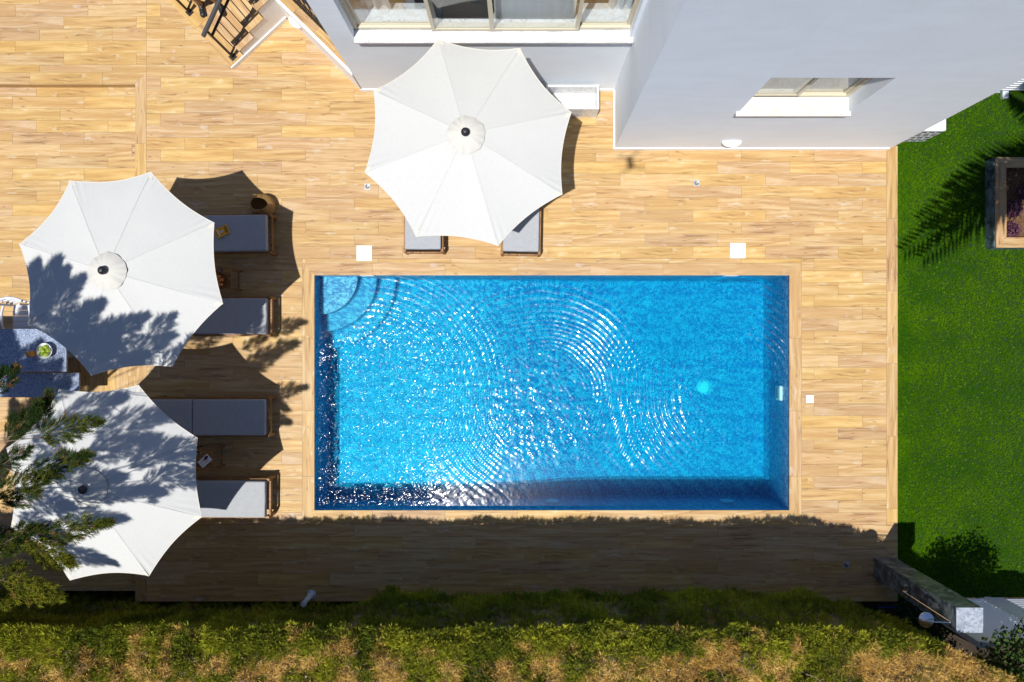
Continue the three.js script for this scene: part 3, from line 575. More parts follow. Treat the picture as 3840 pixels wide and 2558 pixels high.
// ---------------------------------------------------------------- stone pillar with the outdoor shower
const PIL = { x0: 5.84, x1: 6.19, z0: 3.54, z1: 3.87, h: 2.15 };
{
  const p = thing('shower_pillar', 'tall dark slate-clad pillar at the corner of deck and lawn', 'pillar', V(0, 0, 0));
  const { x0, x1, z0, z1, h } = PIL;
  part('stone_core', new Bag().box(x0 + 0.012, 0, z0 + 0.012, x1 - 0.012, h - 0.03, z1 - 0.012), grout, p);
  for (let k = 0; k < 4; k++) {
    const y0 = k * (h - 0.02) / 4 + 0.002, y1 = (k + 1) * (h - 0.02) / 4 - 0.002, o = k * 0.37;
    for (const a of [[x0, y0, z0, x1, y1, z0 + 0.012], [x0, y0, z1 - 0.012, x1, y1, z1], [x0, y0, z0 + 0.012, x0 + 0.012, y1, z1 - 0.012], [x1 - 0.012, y0, z0 + 0.012, x1, y1, z1 - 0.012]]) { const b = new Bag().box(...a); for (let i = 0; i < b.u.length; i += 2) { b.u[i] += o; b.u[i + 1] += o * 1.7; } part('stone_slab', b, slate, p); }
  }
  part('cap_stone', rbox(x0 - 0.004, h - 0.018, z0 - 0.004, x1 + 0.004, h + 0.006, z1 + 0.004, 0.004), capStone, p);
  const s = thing('outdoor_shower', 'chrome outdoor shower with round head fixed to the slate pillar', 'shower');
  const zc = z0 + 0.2, xw = x0;
  part('riser_pipe', new Bag().rod(V(xw - 0.07, 1.0, zc), V(xw - 0.07, 2.12, zc), 0.012), chrome, s);
  part('shower_arm', new Bag().path([V(xw - 0.07, 2.1, zc), V(xw - 0.09, 2.14, zc), V(xw - 0.16, 2.15, zc - 0.004), V(xw - 0.36, 2.15, zc - 0.012), V(xw - 0.37, 2.11, zc - 0.012)], 0.011), chrome, s);
  { const g = lathe([[0.001, 0.02], [0.03, 0.02], [0.1, 0.008], [0.108, 0], [0.104, -0.006], [0.001, -0.006]], 32); g.translate(xw - 0.37, 2.09, zc - 0.012); part('shower_head', g, chrome, s); }
  for (const y of [1.0, 1.62]) part('wall_bracket', new Bag().rod(V(xw, y, zc), V(xw - 0.075, y, zc), 0.02, 0.016), chrome, s);
  part('valve', new Bag().rod(V(xw - 0.03, 1.04, zc - 0.09), V(xw - 0.03, 1.04, zc + 0.09), 0.024).rod(V(xw - 0.08, 1.04, zc - 0.1), V(xw - 0.02, 1.04, zc - 0.1), 0.018), chrome, s);
}

// ---------------------------------------------------------------- parasols
function parasol(cx, cz, R, apex, rim, turn, label, seed, lean = 0) {
  const u = thing('parasol', label, 'parasol', V(cx, 0, cz), 0, 'white octagonal parasols');
  const base = cz > -2 && cx < -6.3 ? -0.15 : 0;
  part('base', lathe([[0.001, base + 0.09], [0.05, base + 0.09], [0.24, base + 0.06], [0.25, base], [0.001, base]], 28), greyPlastic, u);
  part('pole', new Bag().rod(V(0, base, 0), V(0, apex, 0), 0.019, 0.019, 12), greyPlastic, u);
  const N = 16, M = 20, A = Math.PI / 8, rs = rng(seed);
  const drop = (t) => apex - 0.03 - (apex - 0.03 - rim) * (0.86 * t + 0.14 * t * t);
  for (let k = 0; k < 8; k++) {
    const b = new Bag(), w0 = turn + k * Math.PI / 4, s1 = rs() * 9, pts = [], nn = [];
    const P = (t, s) => {                                   // t from the hub out, s across the panel from rib to rib
      const e = 4 * s * (1 - s), r = R * t, sag = 1 - 0.05 * e * Math.pow(t, 3.0);
      const a0 = w0, a1 = w0 + 2 * A, x = lerp(Math.cos(a0), Math.cos(a1), s) * r * sag, z = lerp(Math.sin(a0), Math.sin(a1), s) * r * sag;
      const pull = Math.max(Math.exp(-s * 9), Math.exp(-(1 - s) * 9));
      const wr = Math.sin((s < 0.5 ? s : 1 - s) * 60 + s1 + t * 5) * 0.006 * pull * sstep(0.55, 1, t) + (fbm(x * 3 + s1, z * 3, seed + k, 2) - 0.5) * 0.012 * e;
      return V(x, drop(t) - 0.022 * e * t + wr, z);
    };
    for (let i = 0; i <= N; i++) for (let j = 0; j <= M; j++) {
      const t = lerp(0.1, 1, i / N), s = j / M, p = P(t, s), dt = V().subVectors(P(t + 0.01, s), P(t - 0.01, s)), ds = V().subVectors(P(t, s + 0.01), P(t, s - 0.01));
      pts.push(p); nn.push(V().crossVectors(ds, dt).normalize());
    }
    const id = (i, j) => i * (M + 1) + j, uv = (p) => [p.x, p.z];
    for (let i = 0; i < N; i++) for (let j = 0; j < M; j++) {
      const q = [id(i, j), id(i, j + 1), id(i + 1, j + 1), id(i + 1, j)];
      b.tri(pts[q[0]], pts[q[1]], pts[q[2]], uv(pts[q[0]]), uv(pts[q[1]]), uv(pts[q[2]]), [nn[q[0]], nn[q[1]], nn[q[2]]]);
      b.tri(pts[q[0]], pts[q[2]], pts[q[3]], uv(pts[q[0]]), uv(pts[q[2]]), uv(pts[q[3]]), [nn[q[0]], nn[q[2]], nn[q[3]]]);
    }
    const panel = part('canopy_panel', b, canopyCloth, u);
    const hem = []; for (let j = 0; j <= M; j++) hem.push(P(0.998, j / M));
    part('hem', new Bag().path(hem, 0.005, 0.005, 5), canopyTrim, panel);
    const d = V(Math.cos(w0), 0, Math.sin(w0)), tip = P(1, 0);
    const seam = []; for (let i = 0; i <= 10; i++) { const p = P(lerp(0.16, 0.99, i / 10), 0); p.y += 0.001; seam.push(p); }
    part('seam', new Bag().path(seam, 0.003, 0.003, 5), canopyCloth, u);
    part('rib', new Bag().rod(V(d.x * 0.05, apex - 0.09, d.z * 0.05), V(d.x * R * 0.985, tip.y - 0.014, d.z * R * 0.985), 0.008, 0.008, 6), blackMetal, u);
    const pk = new Bag(), t0 = P(0.945, 0), t1 = P(0.95, 0.06), t2 = P(1.0, 0.045), t3 = P(1.004, 0), t4 = P(1.0, -0.0), up = V(0, 0.004, 0);
    const side = turn + (k + 1) * Math.PI / 4; void side; void t4;
    pk.quad(t0.add(up), t1.add(up), t2.add(up), t3.add(up), [0, 0], [0, 0], [0, 0], [0, 0]);
    part('tip_pocket', pk, canopyTrim, u);
  }
  // the vent cap over the hub, gathered in folds
  const cap = new Bag(), n = 64, rr = rng(seed + 5), ph = rr() * 6, C = (t, a) => { const r = 0.245 * t, f = Math.sin(a * 13 + ph + Math.sin(a * 3) * 1.4) * 0.004 * t * t + Math.sin(a * 5 + ph) * 0.004 * t; return V(Math.cos(a) * (r + f), apex + 0.012 - 0.085 * t * t + f, Math.sin(a) * (r + f)); };
  for (let i = 0; i < 8; i++) for (let j = 0; j < n; j++) {
    const t0 = lerp(0.08, 1, i / 8), t1 = lerp(0.08, 1, (i + 1) / 8), a0 = j / n * 6.28319, a1 = (j + 1) / n * 6.28319;
    const nor = (t, a) => V().crossVectors(V().subVectors(C(t, a + 0.01), C(t, a - 0.01)), V().subVectors(C(t + 0.01, a), C(t - 0.01, a))).normalize(), uv = (t, a) => [t * Math.cos(a) * 0.25, t * Math.sin(a) * 0.25];
    cap.tri(C(t0, a0), C(t0, a1), C(t1, a1), uv(t0, a0), uv(t0, a1), uv(t1, a1), [nor(t0, a0), nor(t0, a1), nor(t1, a1)]).tri(C(t0, a0), C(t1, a1), C(t1, a0), uv(t0, a0), uv(t1, a1), uv(t1, a0), [nor(t0, a0), nor(t1, a1), nor(t1, a0)]);
  }
  part('vent_cap', cap, canopyTrim2, u);
  part('finial', lathe([[0.001, apex + 0.1], [0.026, apex + 0.098], [0.03, apex + 0.09], [0.032, apex + 0.075], [0.044, apex + 0.07], [0.054, apex + 0.058], [0.055, apex + 0.035], [0.02, apex + 0.03], [0.001, apex + 0.03]], 28), blackRubber, u);
}
const canopyTrim2 = mat([0.6, 0.585, 0.545], 0.85, { map: scaled(fabricTex, 3) });
parasol(-0.695, -2.685, 1.44, 2.56, 2.15, -0.283, 'white octagonal parasol fully in the sun in front of the long window', 11);
parasol(-5.335, -0.93, 1.42, 2.52, 2.15, 0.285, 'white parasol half in tree shade, between the basket and the granite table', 23);
parasol(-5.56, 1.865, 1.385, 2.56, 2.15, 0.337, 'white parasol under the overhanging pine branches, nearest the hedge', 37);

// ---------------------------------------------------------------- sun loungers (head at x = 0, foot at x = 2)
function makeLounger(label) {
  const t = thing('sun_lounger', label, 'sun lounger', V(0, 0, 0), 0, 'grey cushioned teak loungers');
  const L = 1.985, hw = 0.3, ry = 0.27;
  for (const s of [-1, 1]) part('side_rail', rbox(0, ry - 0.04, s * hw - 0.018, L - 0.03, ry + 0.04, s * hw + 0.018, 0.005, 1), teak, t);
  for (const x of [0.012, L - 0.018]) part('end_rail', rbox(x - 0.015, ry - 0.04, -hw + 0.02, x + 0.015, ry + 0.03, hw - 0.02, 0.005, 1), teak, t);
  for (const x of [0.12, L - 0.05]) for (const s of [-1, 1]) part('leg', rbox(x - 0.03, 0, s * hw - 0.022 + s * 0.0, x + 0.03, ry + (x > 1 ? 0.05 : -0.042), s * hw + 0.024, 0.006, 1), teak, t);
  for (let x = 0.1; x < L - 0.12; x += 0.115) part('slat', new Bag().box(x, ry + 0.005, -hw + 0.02, x + 0.07, ry + 0.025, hw - 0.02), teak, t);
  const pad = (x0, x1) => { const g = new RoundedBoxGeometry(x1 - x0, 0.11, 0.575, 4, 0.022); const p = g.attributes.position; for (let i = 0; i < p.count; i++) { const u = p.getX(i) / (x1 - x0) * 2, v = p.getZ(i) / 0.2875; if (p.getY(i) > 0) p.setY(i, p.getY(i) + 0.008 * (1 - u * u) * (1 - v * v)); } g.translate((x0 + x1) / 2, ry + 0.082, 0); boxUV(g); return g; };
  part('back_cushion', pad(0.02, 0.765), cushionCloth, t);
  const seat = part('seat_cushion', pad(0.775, 1.925), cushionCloth, t);
  part('piping', new Bag().path([V(1.915, ry + 0.122, -0.27), V(1.925, ry + 0.124, 0), V(1.915, ry + 0.122, 0.27)], 0.004, 0.004, 5), cushionCloth, seat);
  return t;
}
const LX = -4.045 - 1.925;
const lounger = makeLounger('grey cushioned teak sun lounger with the yellow book lying on it');
lounger.position.set(LX, 0, -1.738); lounger.rotation.y = 0.012;
dup(lounger, V(LX, 0, -0.43), 0, 'grey teak sun lounger just below the fruit table, foot end half sunlit');
dup(lounger, V(LX - 0.025, 0, 1.188), 0, 'grey teak sun lounger whose cushion fold shows, just above the magazine table');
dup(lounger, V(LX - 0.02, 0, 2.483), -0.006, 'grey teak sun lounger nearest the hedge, below the magazine table');
dup(lounger, V(-1.55, 0, -1.5 - 1.925), -Math.PI / 2, 'grey teak sun lounger under the central parasol, nearer the pool steps');
dup(lounger, V(0.05, 0, -1.465 - 1.925), -Math.PI / 2 - 0.02, 'grey teak sun lounger under the central parasol, beside the marble trough');

// ---------------------------------------------------------------- side tables
function makeTable(label) {
  const t = thing('side_table', label, 'side table', V(0, 0, 0), 0, 'small slatted side tables');
  const w = 0.36, l = 0.42, h = 0.45;                          // x from -l to 0, z from 0 to w
  part('end_board', rbox(-0.06, h - 0.022, 0, 0, h, w, 0.004, 1), teak, t); part('end_board', rbox(-l, h - 0.022, 0, -l + 0.06, h, w, 0.004, 1), teak, t);
  for (let k = 0; k < 5; k++) part('slat', rbox(-l + 0.062, h - 0.02, 0.006 + k * 0.0712, -0.062, h - 0.002, 0.006 + k * 0.0712 + 0.062, 0.003, 1), teak, t);
  for (const x of [-0.035, -l + 0.005]) for (const z of [0.01, w - 0.04]) part('leg', rbox(x, 0, z, x + 0.03, h - 0.023, z + 0.03, 0.004, 1), teak, t);
  for (const x of [-0.03, -l + 0.01]) part('stretcher', rbox(x, 0.08, 0.042, x + 0.02, 0.12, w - 0.042, 0.004, 1), teak, t);
  for (const z of [0.014, w - 0.036]) part('stretcher', rbox(-l + 0.036, 0.36, z, -0.036, 0.4, z + 0.02, 0.004, 1), teak, t);
  return t;
}
const table = makeTable('small slatted wooden side table carrying a fruit bowl');
table.position.set(-4.585, 0, -1.214);
dup(table, V(-4.865, 0, 1.675), 0, 'small slatted wooden side table carrying a magazine and a glass');

// ---------------------------------------------------------------- fruit, glasses, books, basket
function appleGeo(r) { const g = lathe(Array.from({ length: 15 }, (_, i) => { const a = -Math.PI / 2 + i / 14 * Math.PI, y = Math.sin(a), q = Math.cos(a); return [Math.max(0.0005, r * q * (1 + 0.08 * y)), r * (0.9 * y - 0.22 * Math.exp(-((q / 0.25) ** 2)) * Math.sign(y)) + r * 0.9]; }), 20); return g; }
const redAppleTex = texture(128, 64, (x, y) => { const k = fbm(x / 9, y / 30, 501, 3); return mix3([176, 30, 24], [226, 170, 60], sstep(0.48, 0.72, k + (y > 46 ? 0.12 : 0))); });
const redSkin = mat([0.9, 0.9, 0.9], 0.3, { map: redAppleTex }), greenTex = texture(128, 64, (x, y) => mix3([128, 158, 26], [168, 190, 54], fbm(x / 12, y / 12, 505, 3)));
const greenSkin = mat([0.85, 0.85, 0.85], 0.3, { map: greenTex });
function apple(pos, r, m, label, group, name) { const o = thing(name, label, 'apple', pos, pos.x * 37, group); part('flesh', appleGeo(r), m, o); part('stem', new Bag().rod(V(0, r * 1.5, 0), V(r * 0.15, r * 1.95, 0), 0.0025), darkWood, o); o.rotation.z = 0.15 * Math.sin(pos.z * 50); return o; }
{
  const TY = 0.45, bc = V(-4.735, TY, -0.99);
  const bowl = lathe([[0.001, 0.004], [0.06, 0.004], [0.1, 0.02], [0.13, 0.055], [0.137, 0.06], [0.13, 0.066], [0.1, 0.032], [0.06, 0.014], [0.001, 0.012]], 36);
  const bl = part('fruit_bowl', bowl, mat([0.75, 0.7, 0.6], 0.45, { map: scaled(teakTex, 1, 1) }), scene, bc);
  tag(bl, 'wide turned wooden bowl of red apples on the side table', 'bowl');
  [[-0.03, -0.052], [0.022, -0.01], [-0.045, 0.024], [0.015, 0.072]].forEach(([x, z], i) => apple(V(bc.x + x, TY + 0.016, bc.z + z), 0.037, redSkin, ['red apple in the wooden bowl nearest the yellow melon', 'red apple in the middle of the wooden bowl', 'red apple at the parasol side of the wooden bowl', 'yellow-blushed red apple at the bowl\'s lower edge'][i], 'apples in the wooden bowl', 'red_apple'));
  const melon = new THREE.SphereGeometry(0.055, 24, 16); melon.scale(1, 0.85, 1.15); melon.translate(0, 0.047, 0);
  tag(part('melon', melon, mat([0.62, 0.42, 0.04], 0.45), scene, V(-4.86, TY, -1.16)), 'small yellow melon on the side table beside the apples', 'melon');
  const tumbler = (pos, label) => { const g = lathe([[0.001, 0], [0.03, 0], [0.034, 0.09], [0.032, 0.09], [0.028, 0.006], [0.001, 0.006]], 24); const o = part('glass_tumbler', g, mat([0.95, 0.97, 1], 0.02, { transmission: 1, thickness: 0.01, ior: 1.45 }), scene, pos); tag(o, label, 'glass', 'drinking glasses'); };
  tumbler(V(-4.735, TY, -1.155), 'clear drinking glass between the melon and table edge'); tumbler(V(-5.1, TY, 1.74), 'clear drinking glass beside the magazine');
  // the yellow book: cover print drawn as flat marks
  const cv = document.createElement('canvas'); cv.width = 256; cv.height = 384; const c = cv.getContext('2d');
  c.fillStyle = '#d99a12'; c.fillRect(0, 0, 256, 384); c.fillStyle = '#2a1c0c';
  const R = rng(61); for (const [y, h, w] of [[28, 20, 150], [56, 30, 190], [94, 16, 130]]) for (let x = 128 - w / 2; x < 128 + w / 2;) { const q = 8 + R() * 12; c.fillRect(x, y, q - 4, h); x += q; }
  c.fillStyle = '#c9ccd0'; c.beginPath(); c.ellipse(128, 205, 34, 40, 0, 0, 6.3); c.fill(); c.fillRect(112, 140, 28, 40); c.fillStyle = '#7d8288'; c.fillRect(104, 190, 14, 36); c.fillRect(138, 176, 12, 30);
  c.fillStyle = '#efe6d6'; c.fillRect(34, 282, 188, 30); c.fillStyle = '#3a2812'; for (let x = 50; x < 206;) { const q = 6 + R() * 9; c.fillRect(x, 338, q - 3, 12); x += q; }
  const bt = new THREE.CanvasTexture(cv); bt.colorSpace = THREE.SRGBColorSpace;
  const book = thing('book', 'yellow paperback book lying on the lounger cushion', 'book', V(-4.735, 0.42, -1.775), 0.445 - Math.PI / 2);
  part('pages', new Bag().box(-0.072, 0.002, -0.108, 0.072, 0.018, 0.108), mat([0.75, 0.72, 0.65], 0.9), book);
  const cov = new THREE.PlaneGeometry(0.15, 0.222); cov.rotateX(-Math.PI / 2); cov.translate(0, 0.0205, 0); part('front_cover', cov, mat([1, 1, 1], 0.4, { map: bt }), book);
  part('back_cover', new Bag().box(-0.075, 0, -0.111, 0.075, 0.0015, 0.111), mat([0.62, 0.32, 0.02], 0.5), book);
  const cv2 = document.createElement('canvas'); cv2.width = 384; cv2.height = 256; const e = cv2.getContext('2d');
  e.fillStyle = '#e6e4e2'; e.fillRect(0, 0, 384, 256); e.fillStyle = '#1d2027'; e.beginPath(); e.ellipse(282, 74, 74, 50, -0.1, 0, 6.3); e.fill(); e.fillRect(190, 58, 110, 58); e.fillStyle = '#b98a66'; e.beginPath(); e.ellipse(146, 78, 34, 30, 0, 0, 6.3); e.fill();
  e.fillStyle = '#b4626a'; for (let y = 140; y < 210; y += 16) for (let x = 130; x < 290;) { const q = 10 + R() * 16; e.fillRect(x, y, q - 5, 8); x += q; } e.fillStyle = '#9aa0a6'; for (let y = 60; y < 220; y += 12) e.fillRect(34, y, 60 + R() * 20, 5);
  const mt = new THREE.CanvasTexture(cv2); mt.colorSpace = THREE.SRGBColorSpace;
  const mag = thing('magazine', 'white magazine with a dark cover picture on the side table', 'magazine', V(-4.995, TY, 1.867), 0.72);
  part('pages', new Bag().box(-0.098, 0.001, -0.062, 0.098, 0.008, 0.062), mat([0.75, 0.75, 0.74], 0.8), mag);
  const mc = new THREE.PlaneGeometry(0.2, 0.126); mc.rotateX(-Math.PI / 2); mc.translate(0, 0.0095, 0); part('front_cover', mc, mat([1, 1, 1], 0.35, { map: mt }), mag);
  // woven belly basket
  const bk = thing('basket', 'round woven seagrass basket with dark inside beside the lounger', 'basket', V(-4.2, 0, -2.24));
  const weave = texture(256, 256, (x, y) => { const k = (Math.sin(y / 256 * 6.283 * 28) * 0.5 + 0.5) * 0.6 + (Math.sin(x / 256 * 6.283 * 40 + Math.floor(y / 256 * 28) * 3.14) * 0.5 + 0.5) * 0.4; return mix3([132, 98, 52], [206, 168, 104], k * 0.8 + hash(x >> 2, y >> 2, 511) * 0.2); });
  const straw = mat([0.85, 0.85, 0.85], 0.9, { map: scaled(weave, 1, 1) });
  const bp = [[0.001, 0], [0.11, 0], [0.16, 0.04], [0.195, 0.11], [0.195, 0.17], [0.17, 0.24], [0.145, 0.3], [0.14, 0.34], [0.132, 0.34], [0.137, 0.3], [0.16, 0.24], [0.184, 0.17], [0.184, 0.11], [0.15, 0.05], [0.1, 0.012], [0.001, 0.012]];
  const bg = lathe(bp, 48), pp = bg.attributes.position; for (let i = 0; i < pp.count; i++) { const y = pp.getY(i), a = Math.atan2(pp.getZ(i), pp.getX(i)), k = sstep(0.22, 0.34, y); pp.setY(i, y - k * 0.05 * (0.5 + 0.5 * Math.cos(2 * a + 0.6))); pp.setZ(i, pp.getZ(i) * (1 - 0.28 * k)); } bg.computeVertexNormals();
  part('woven_body', bg, straw, bk);
  for (const s of [-1, 1]) { const pts = []; for (let i = 0; i <= 10; i++) { const a = i / 10 * Math.PI; pts.push(V(-0.03 + Math.cos(a) * 0.055, 0.31 + Math.sin(a) * 0.09, s * 0.1 - s * Math.sin(a) * -0.03)); } part('handle', new Bag().path(pts, 0.005, 0.005, 6), straw, bk); }
  // dark pair of slippers by a lounger
  const sl = thing('slippers', 'small pair of black slippers on the deck beside the lounger head', 'slippers', at(612, 1494, 0.02).setY(0), 0.1);
  for (const s of [-1, 1]) { const g = new THREE.SphereGeometry(0.05, 16, 10); g.scale(1.2, 0.5, 0.42); g.translate(s * 0.004, 0.022, s * 0.026); part('slipper', g, blackRubber, sl); }
}

// ---------------------------------------------------------------- granite table and bench, bowl of apples, jug, chair on the sunken patio
{
  const P = -0.15, t = thing('granite_table', 'speckled blue granite table on the sunken patio at the left edge', 'table', V(0, 0, 0));
  part('table_top', rbox(-10.2, 0.71, -0.22, -7.0, 0.75, 0.44, 0.006), granite, t); for (const x of [-9.6, -7.75]) part('support', new Bag().box(x, P, -0.02, x + 0.3, 0.71, 0.24), granite, t);
  const b = thing('granite_bench', 'speckled blue granite bench in front of the granite table', 'bench'); part('seat', rbox(-10.2, 0.41, 0.47, -7.0, 0.45, 0.86, 0.006), granite, b); for (const x of [-9.6, -7.75]) part('support', new Bag().box(x, P, 0.54, x + 0.25, 0.41, 0.8), granite, b);
  const bc = at(172, 1316, 0.8); bc.y = 0.75;
  const bowl = part('apple_bowl', lathe([[0.001, 0.004], [0.05, 0.004], [0.06, 0.008], [0.105, 0.05], [0.122, 0.09], [0.117, 0.092], [0.098, 0.054], [0.05, 0.016], [0.001, 0.012]], 36), mat([0.82, 0.83, 0.84], 0.25), scene, bc);
  tag(bowl, 'white china bowl of green apples on the granite table', 'bowl');
  const names = ['green apple at the upper left of the white bowl', 'green apple at the top of the white bowl', 'green apple at the right of the white bowl', 'green apple in the middle of the white bowl', 'green apple at the lower left of the white bowl', 'green apple at the lower right of the white bowl'];
  [[-0.055, -0.035], [0.01, -0.06], [0.05, -0.008], [-0.01, 0.0], [-0.045, 0.045], [0.02, 0.052]].forEach(([x, z], i) => apple(V(bc.x + x, 0.75 + (i === 3 ? 0.07 : 0.042), bc.z + z), 0.035, greenSkin, names[i], 'apples in the white bowl', 'green_apple'));
  const jug = thing('juice_jug', 'glass jug of orange juice beside the bowl of green apples', 'jug', V(-7.46, 0.75, 0.165));
  part('juice', lathe([[0.001, 0.006], [0.044, 0.006], [0.05, 0.06], [0.046, 0.17], [0.001, 0.17]], 28), mat([0.75, 0.25, 0.01], 0.4), jug);
  part('glass_body', lathe([[0.001, 0], [0.046, 0], [0.053, 0.06], [0.048, 0.19], [0.04, 0.23], [0.044, 0.25]], 28), mat([0.95, 0.97, 1], 0.02, { transmission: 1, thickness: 0 }), jug);
  part('handle', new Bag().path([V(-0.044, 0.21, 0), V(-0.085, 0.19, 0), V(-0.09, 0.11, 0), V(-0.052, 0.07, 0)], 0.006, 0.006, 6), mat([0.9, 0.92, 0.95], 0.1, { transmission: 0.8, thickness: 0.01 }), jug);
  const ch = thing('slatted_chair', 'white slatted armchair drawn up to the granite table', 'chair', V(-7.95, P, -0.42)), wm = mat([0.6, 0.63, 0.68], 0.5);
  for (let k = 0; k < 5; k++) part('seat_slat', rbox(-0.21, 0.43, -0.2 + k * 0.092, 0.21, 0.45, -0.2 + k * 0.092 + 0.086, 0.004), wm, ch);
  for (const x of [-0.2, 0.17]) for (const z of [-0.2, 0.23]) part('leg', rbox(x, 0, z, x + 0.03, z < 0 ? 0.86 : 0.64, z + 0.03, 0.006), wm, ch);
  for (const s of [-1, 1]) part('arm', new Bag().path([V(s * 0.2, 0.66, -0.19), V(s * 0.225, 0.67, -0.05), V(s * 0.225, 0.665, 0.12), V(s * 0.2, 0.64, 0.25)], 0.018, 0.018, 8), wm, ch);
  for (let k = 0; k < 4; k++) { const y = 0.52 + k * 0.095, pts = []; for (let i = 0; i <= 8; i++) { const u = i / 8 * 2 - 1; pts.push(V(u * 0.2, y, -0.2 - 0.05 * (1 - u * u) - k * 0.012)); } part(k === 3 ? 'top_rail' : 'back_slat', new Bag().path(pts, k === 3 ? 0.022 : 0.016, k === 3 ? 0.022 : 0.016, 8), wm, ch); }
}

// ---------------------------------------------------------------- small things on the deck
{
  const lid = (px, py, s, label) => { const p = at(px, py), o = thing('skimmer_lid', label, 'lid', V(p.x, 0, p.z), 0, 'white square lids'); part('plate', rbox(-s / 2, 0.002, -s / 2, s / 2, 0.008, s / 2, 0.002, 1), mat([0.88, 0.88, 0.88], 0.4), o); if (s > 0.2) for (const z of [-0.02, 0.03]) part('finger_hole', new THREE.CylinderGeometry(0.008, 0.008, 0.002, 12), greyPlastic, o, V(0.004, 0.0091, z)); return o; };
  lid(1366, 950, 0.25, 'white square skimmer lid above the pool steps'); lid(2767, 940, 0.25, 'white square skimmer lid above the pool\'s far right corner'); lid(3037, 1497, 0.125, 'small white square lid on the deck right of the pool');
  const drain = (px, py, label) => { const p = at(px, py), o = thing('deck_drain', label, 'drain', V(p.x, 0, p.z), 0.0, 'floor drains'); part('frame', rbox(-0.05, 0.002, -0.05, 0.05, 0.007, 0.05, 0.002, 1), mat([0.5, 0.52, 0.52], 0.4, { metalness: 0.4 }), o); for (let k = 0; k < 3; k++) { const g = new THREE.TorusGeometry(0.012 + k * 0.011, 0.0035, 6, 20, 4.6); g.rotateX(Math.PI / 2); part('grate_slot', g, blackRubber, o, V(0, 0.008, 0)); } };
  drain(1378, 700, 'square steel floor drain left of the central parasol'); drain(2612, 687, 'square steel floor drain in front of the house wing'); drain(3173, 2118, 'square steel floor drain in the hedge\'s shade near the pillar');
  const bp = at(1168, 2230), bo = thing('bollard_lamp', 'pale grey round bollard lamp at the deck\'s lower edge', 'bollard lamp', V(bp.x, 0, bp.z)), pale = mat([0.55, 0.62, 0.68], 0.45);
  part('flange', lathe([[0.001, 0.012], [0.05, 0.012], [0.074, 0.01], [0.078, 0], [0.001, 0]], 28), pale, bo); part('post', new Bag().rod(V(0, 0.01, 0), V(0, 0.3, 0), 0.044, 0.044, 24), pale, bo); part('head', new Bag().rod(V(0, 0.3, 0), V(0, 0.42, 0), 0.043, 0.043, 24), mat([0.4, 0.46, 0.52], 0.3), bo); part('cap', lathe([[0.001, 0.424], [0.04, 0.424], [0.047, 0.42], [0.047, 0.41], [0.04, 0.41]], 28), pale, bo);
  for (const a of [0, 2.1, 4.2]) part('bolt', new THREE.CylinderGeometry(0.006, 0.006, 0.01, 8), chrome, bo, V(Math.cos(a) * 0.061, 0.014, Math.sin(a) * 0.061));
  // marble trough against the house
  const tr = thing('marble_trough', 'white marble trough against the house beside the central parasol', 'trough', V(0.42, 0, -4.118)), w = 0.842, d = 0.388, hh = 0.4, k = 0.035;
  part('front_slab', new Bag().box(0, 0, d - k, w, hh, d), marble, tr); part('back_slab', new Bag().box(0, 0, 0, w, hh, k), marble, tr); part('end_slab', new Bag().box(0, 0, k, k, hh, d - k), marble, tr); part('end_slab', new Bag().box(w - k, 0, k, w, hh, d - k), marble, tr); part('bottom_slab', new Bag().box(k, 0.05, k, w - k, 0.12, d - k), marble, tr);
  for (const x of [w - 0.2, w - 0.5]) part('drain_cover', new THREE.CylinderGeometry(0.055, 0.055, 0.006, 28), mat([0.86, 0.86, 0.87], 0.25), tr, V(x, 0.124, d / 2 + 0.02));
  // air-conditioning unit behind the house corner
  const ac = thing('air_conditioner', 'white outdoor air conditioner with slotted grille behind the house corner', 'air conditioner', V(6.13, LAWN, -3.56));
  part('casing', rbox(0, 0.05, 0, 0.53, 0.66, 0.24, 0.02, 2), whitePlastic, ac); for (const x of [0.05, 0.43]) part('foot', new Bag().box(x, 0, 0.02, x + 0.05, 0.05, 0.22), greyPlastic, ac);
  for (let r = 0; r < 6; r++) for (let q = 0; q < 4; q++) part('grille_slot', new Bag().box(0.04 + q * 0.12 + (r % 2) * 0.03, 0.1 + r * 0.09, 0.24, 0.04 + q * 0.12 + (r % 2) * 0.03 + 0.09, 0.14 + r * 0.09, 0.2425), blackRubber, ac);
  const cb = thing('slatted_cabinet', 'white ribbed garden cabinet on feet at the lawn\'s far end', 'cabinet', V(7.6, LAWN, -4.5));
  part('casing', rbox(0, 0.06, 0, 1.5, 0.8, 0.34, 0.01), whitePlastic, cb); for (let y = 0.1; y < 0.76; y += 0.085) part('rib', rbox(0.01, y, 0.34, 1.49, y + 0.05, 0.352, 0.004, 1), whitePlastic, cb); for (const x of [0.36, 1.2]) part('foot', new Bag().box(x, 0, 0.02, x + 0.1, 0.06, 0.46), mat([0.5, 0.56, 0.6], 0.4), cb);
  part('shelf', new Bag().box(0.01, 0.0, 0.02, 0.34, 0.03, 0.36), mat([0.3, 0.36, 0.42], 0.5), cb);
  // blue hose in the gap below the deck
  tag(part('hose', new Bag().path([at(3290, 2276, -0.25), at(3360, 2279, -0.25), at(3470, 2286, -0.27)], 0.018, 0.018, 8), mat([0.02, 0.08, 0.4], 0.4)), 'blue hose in the dark gap between deck and hedge', 'hose');
}
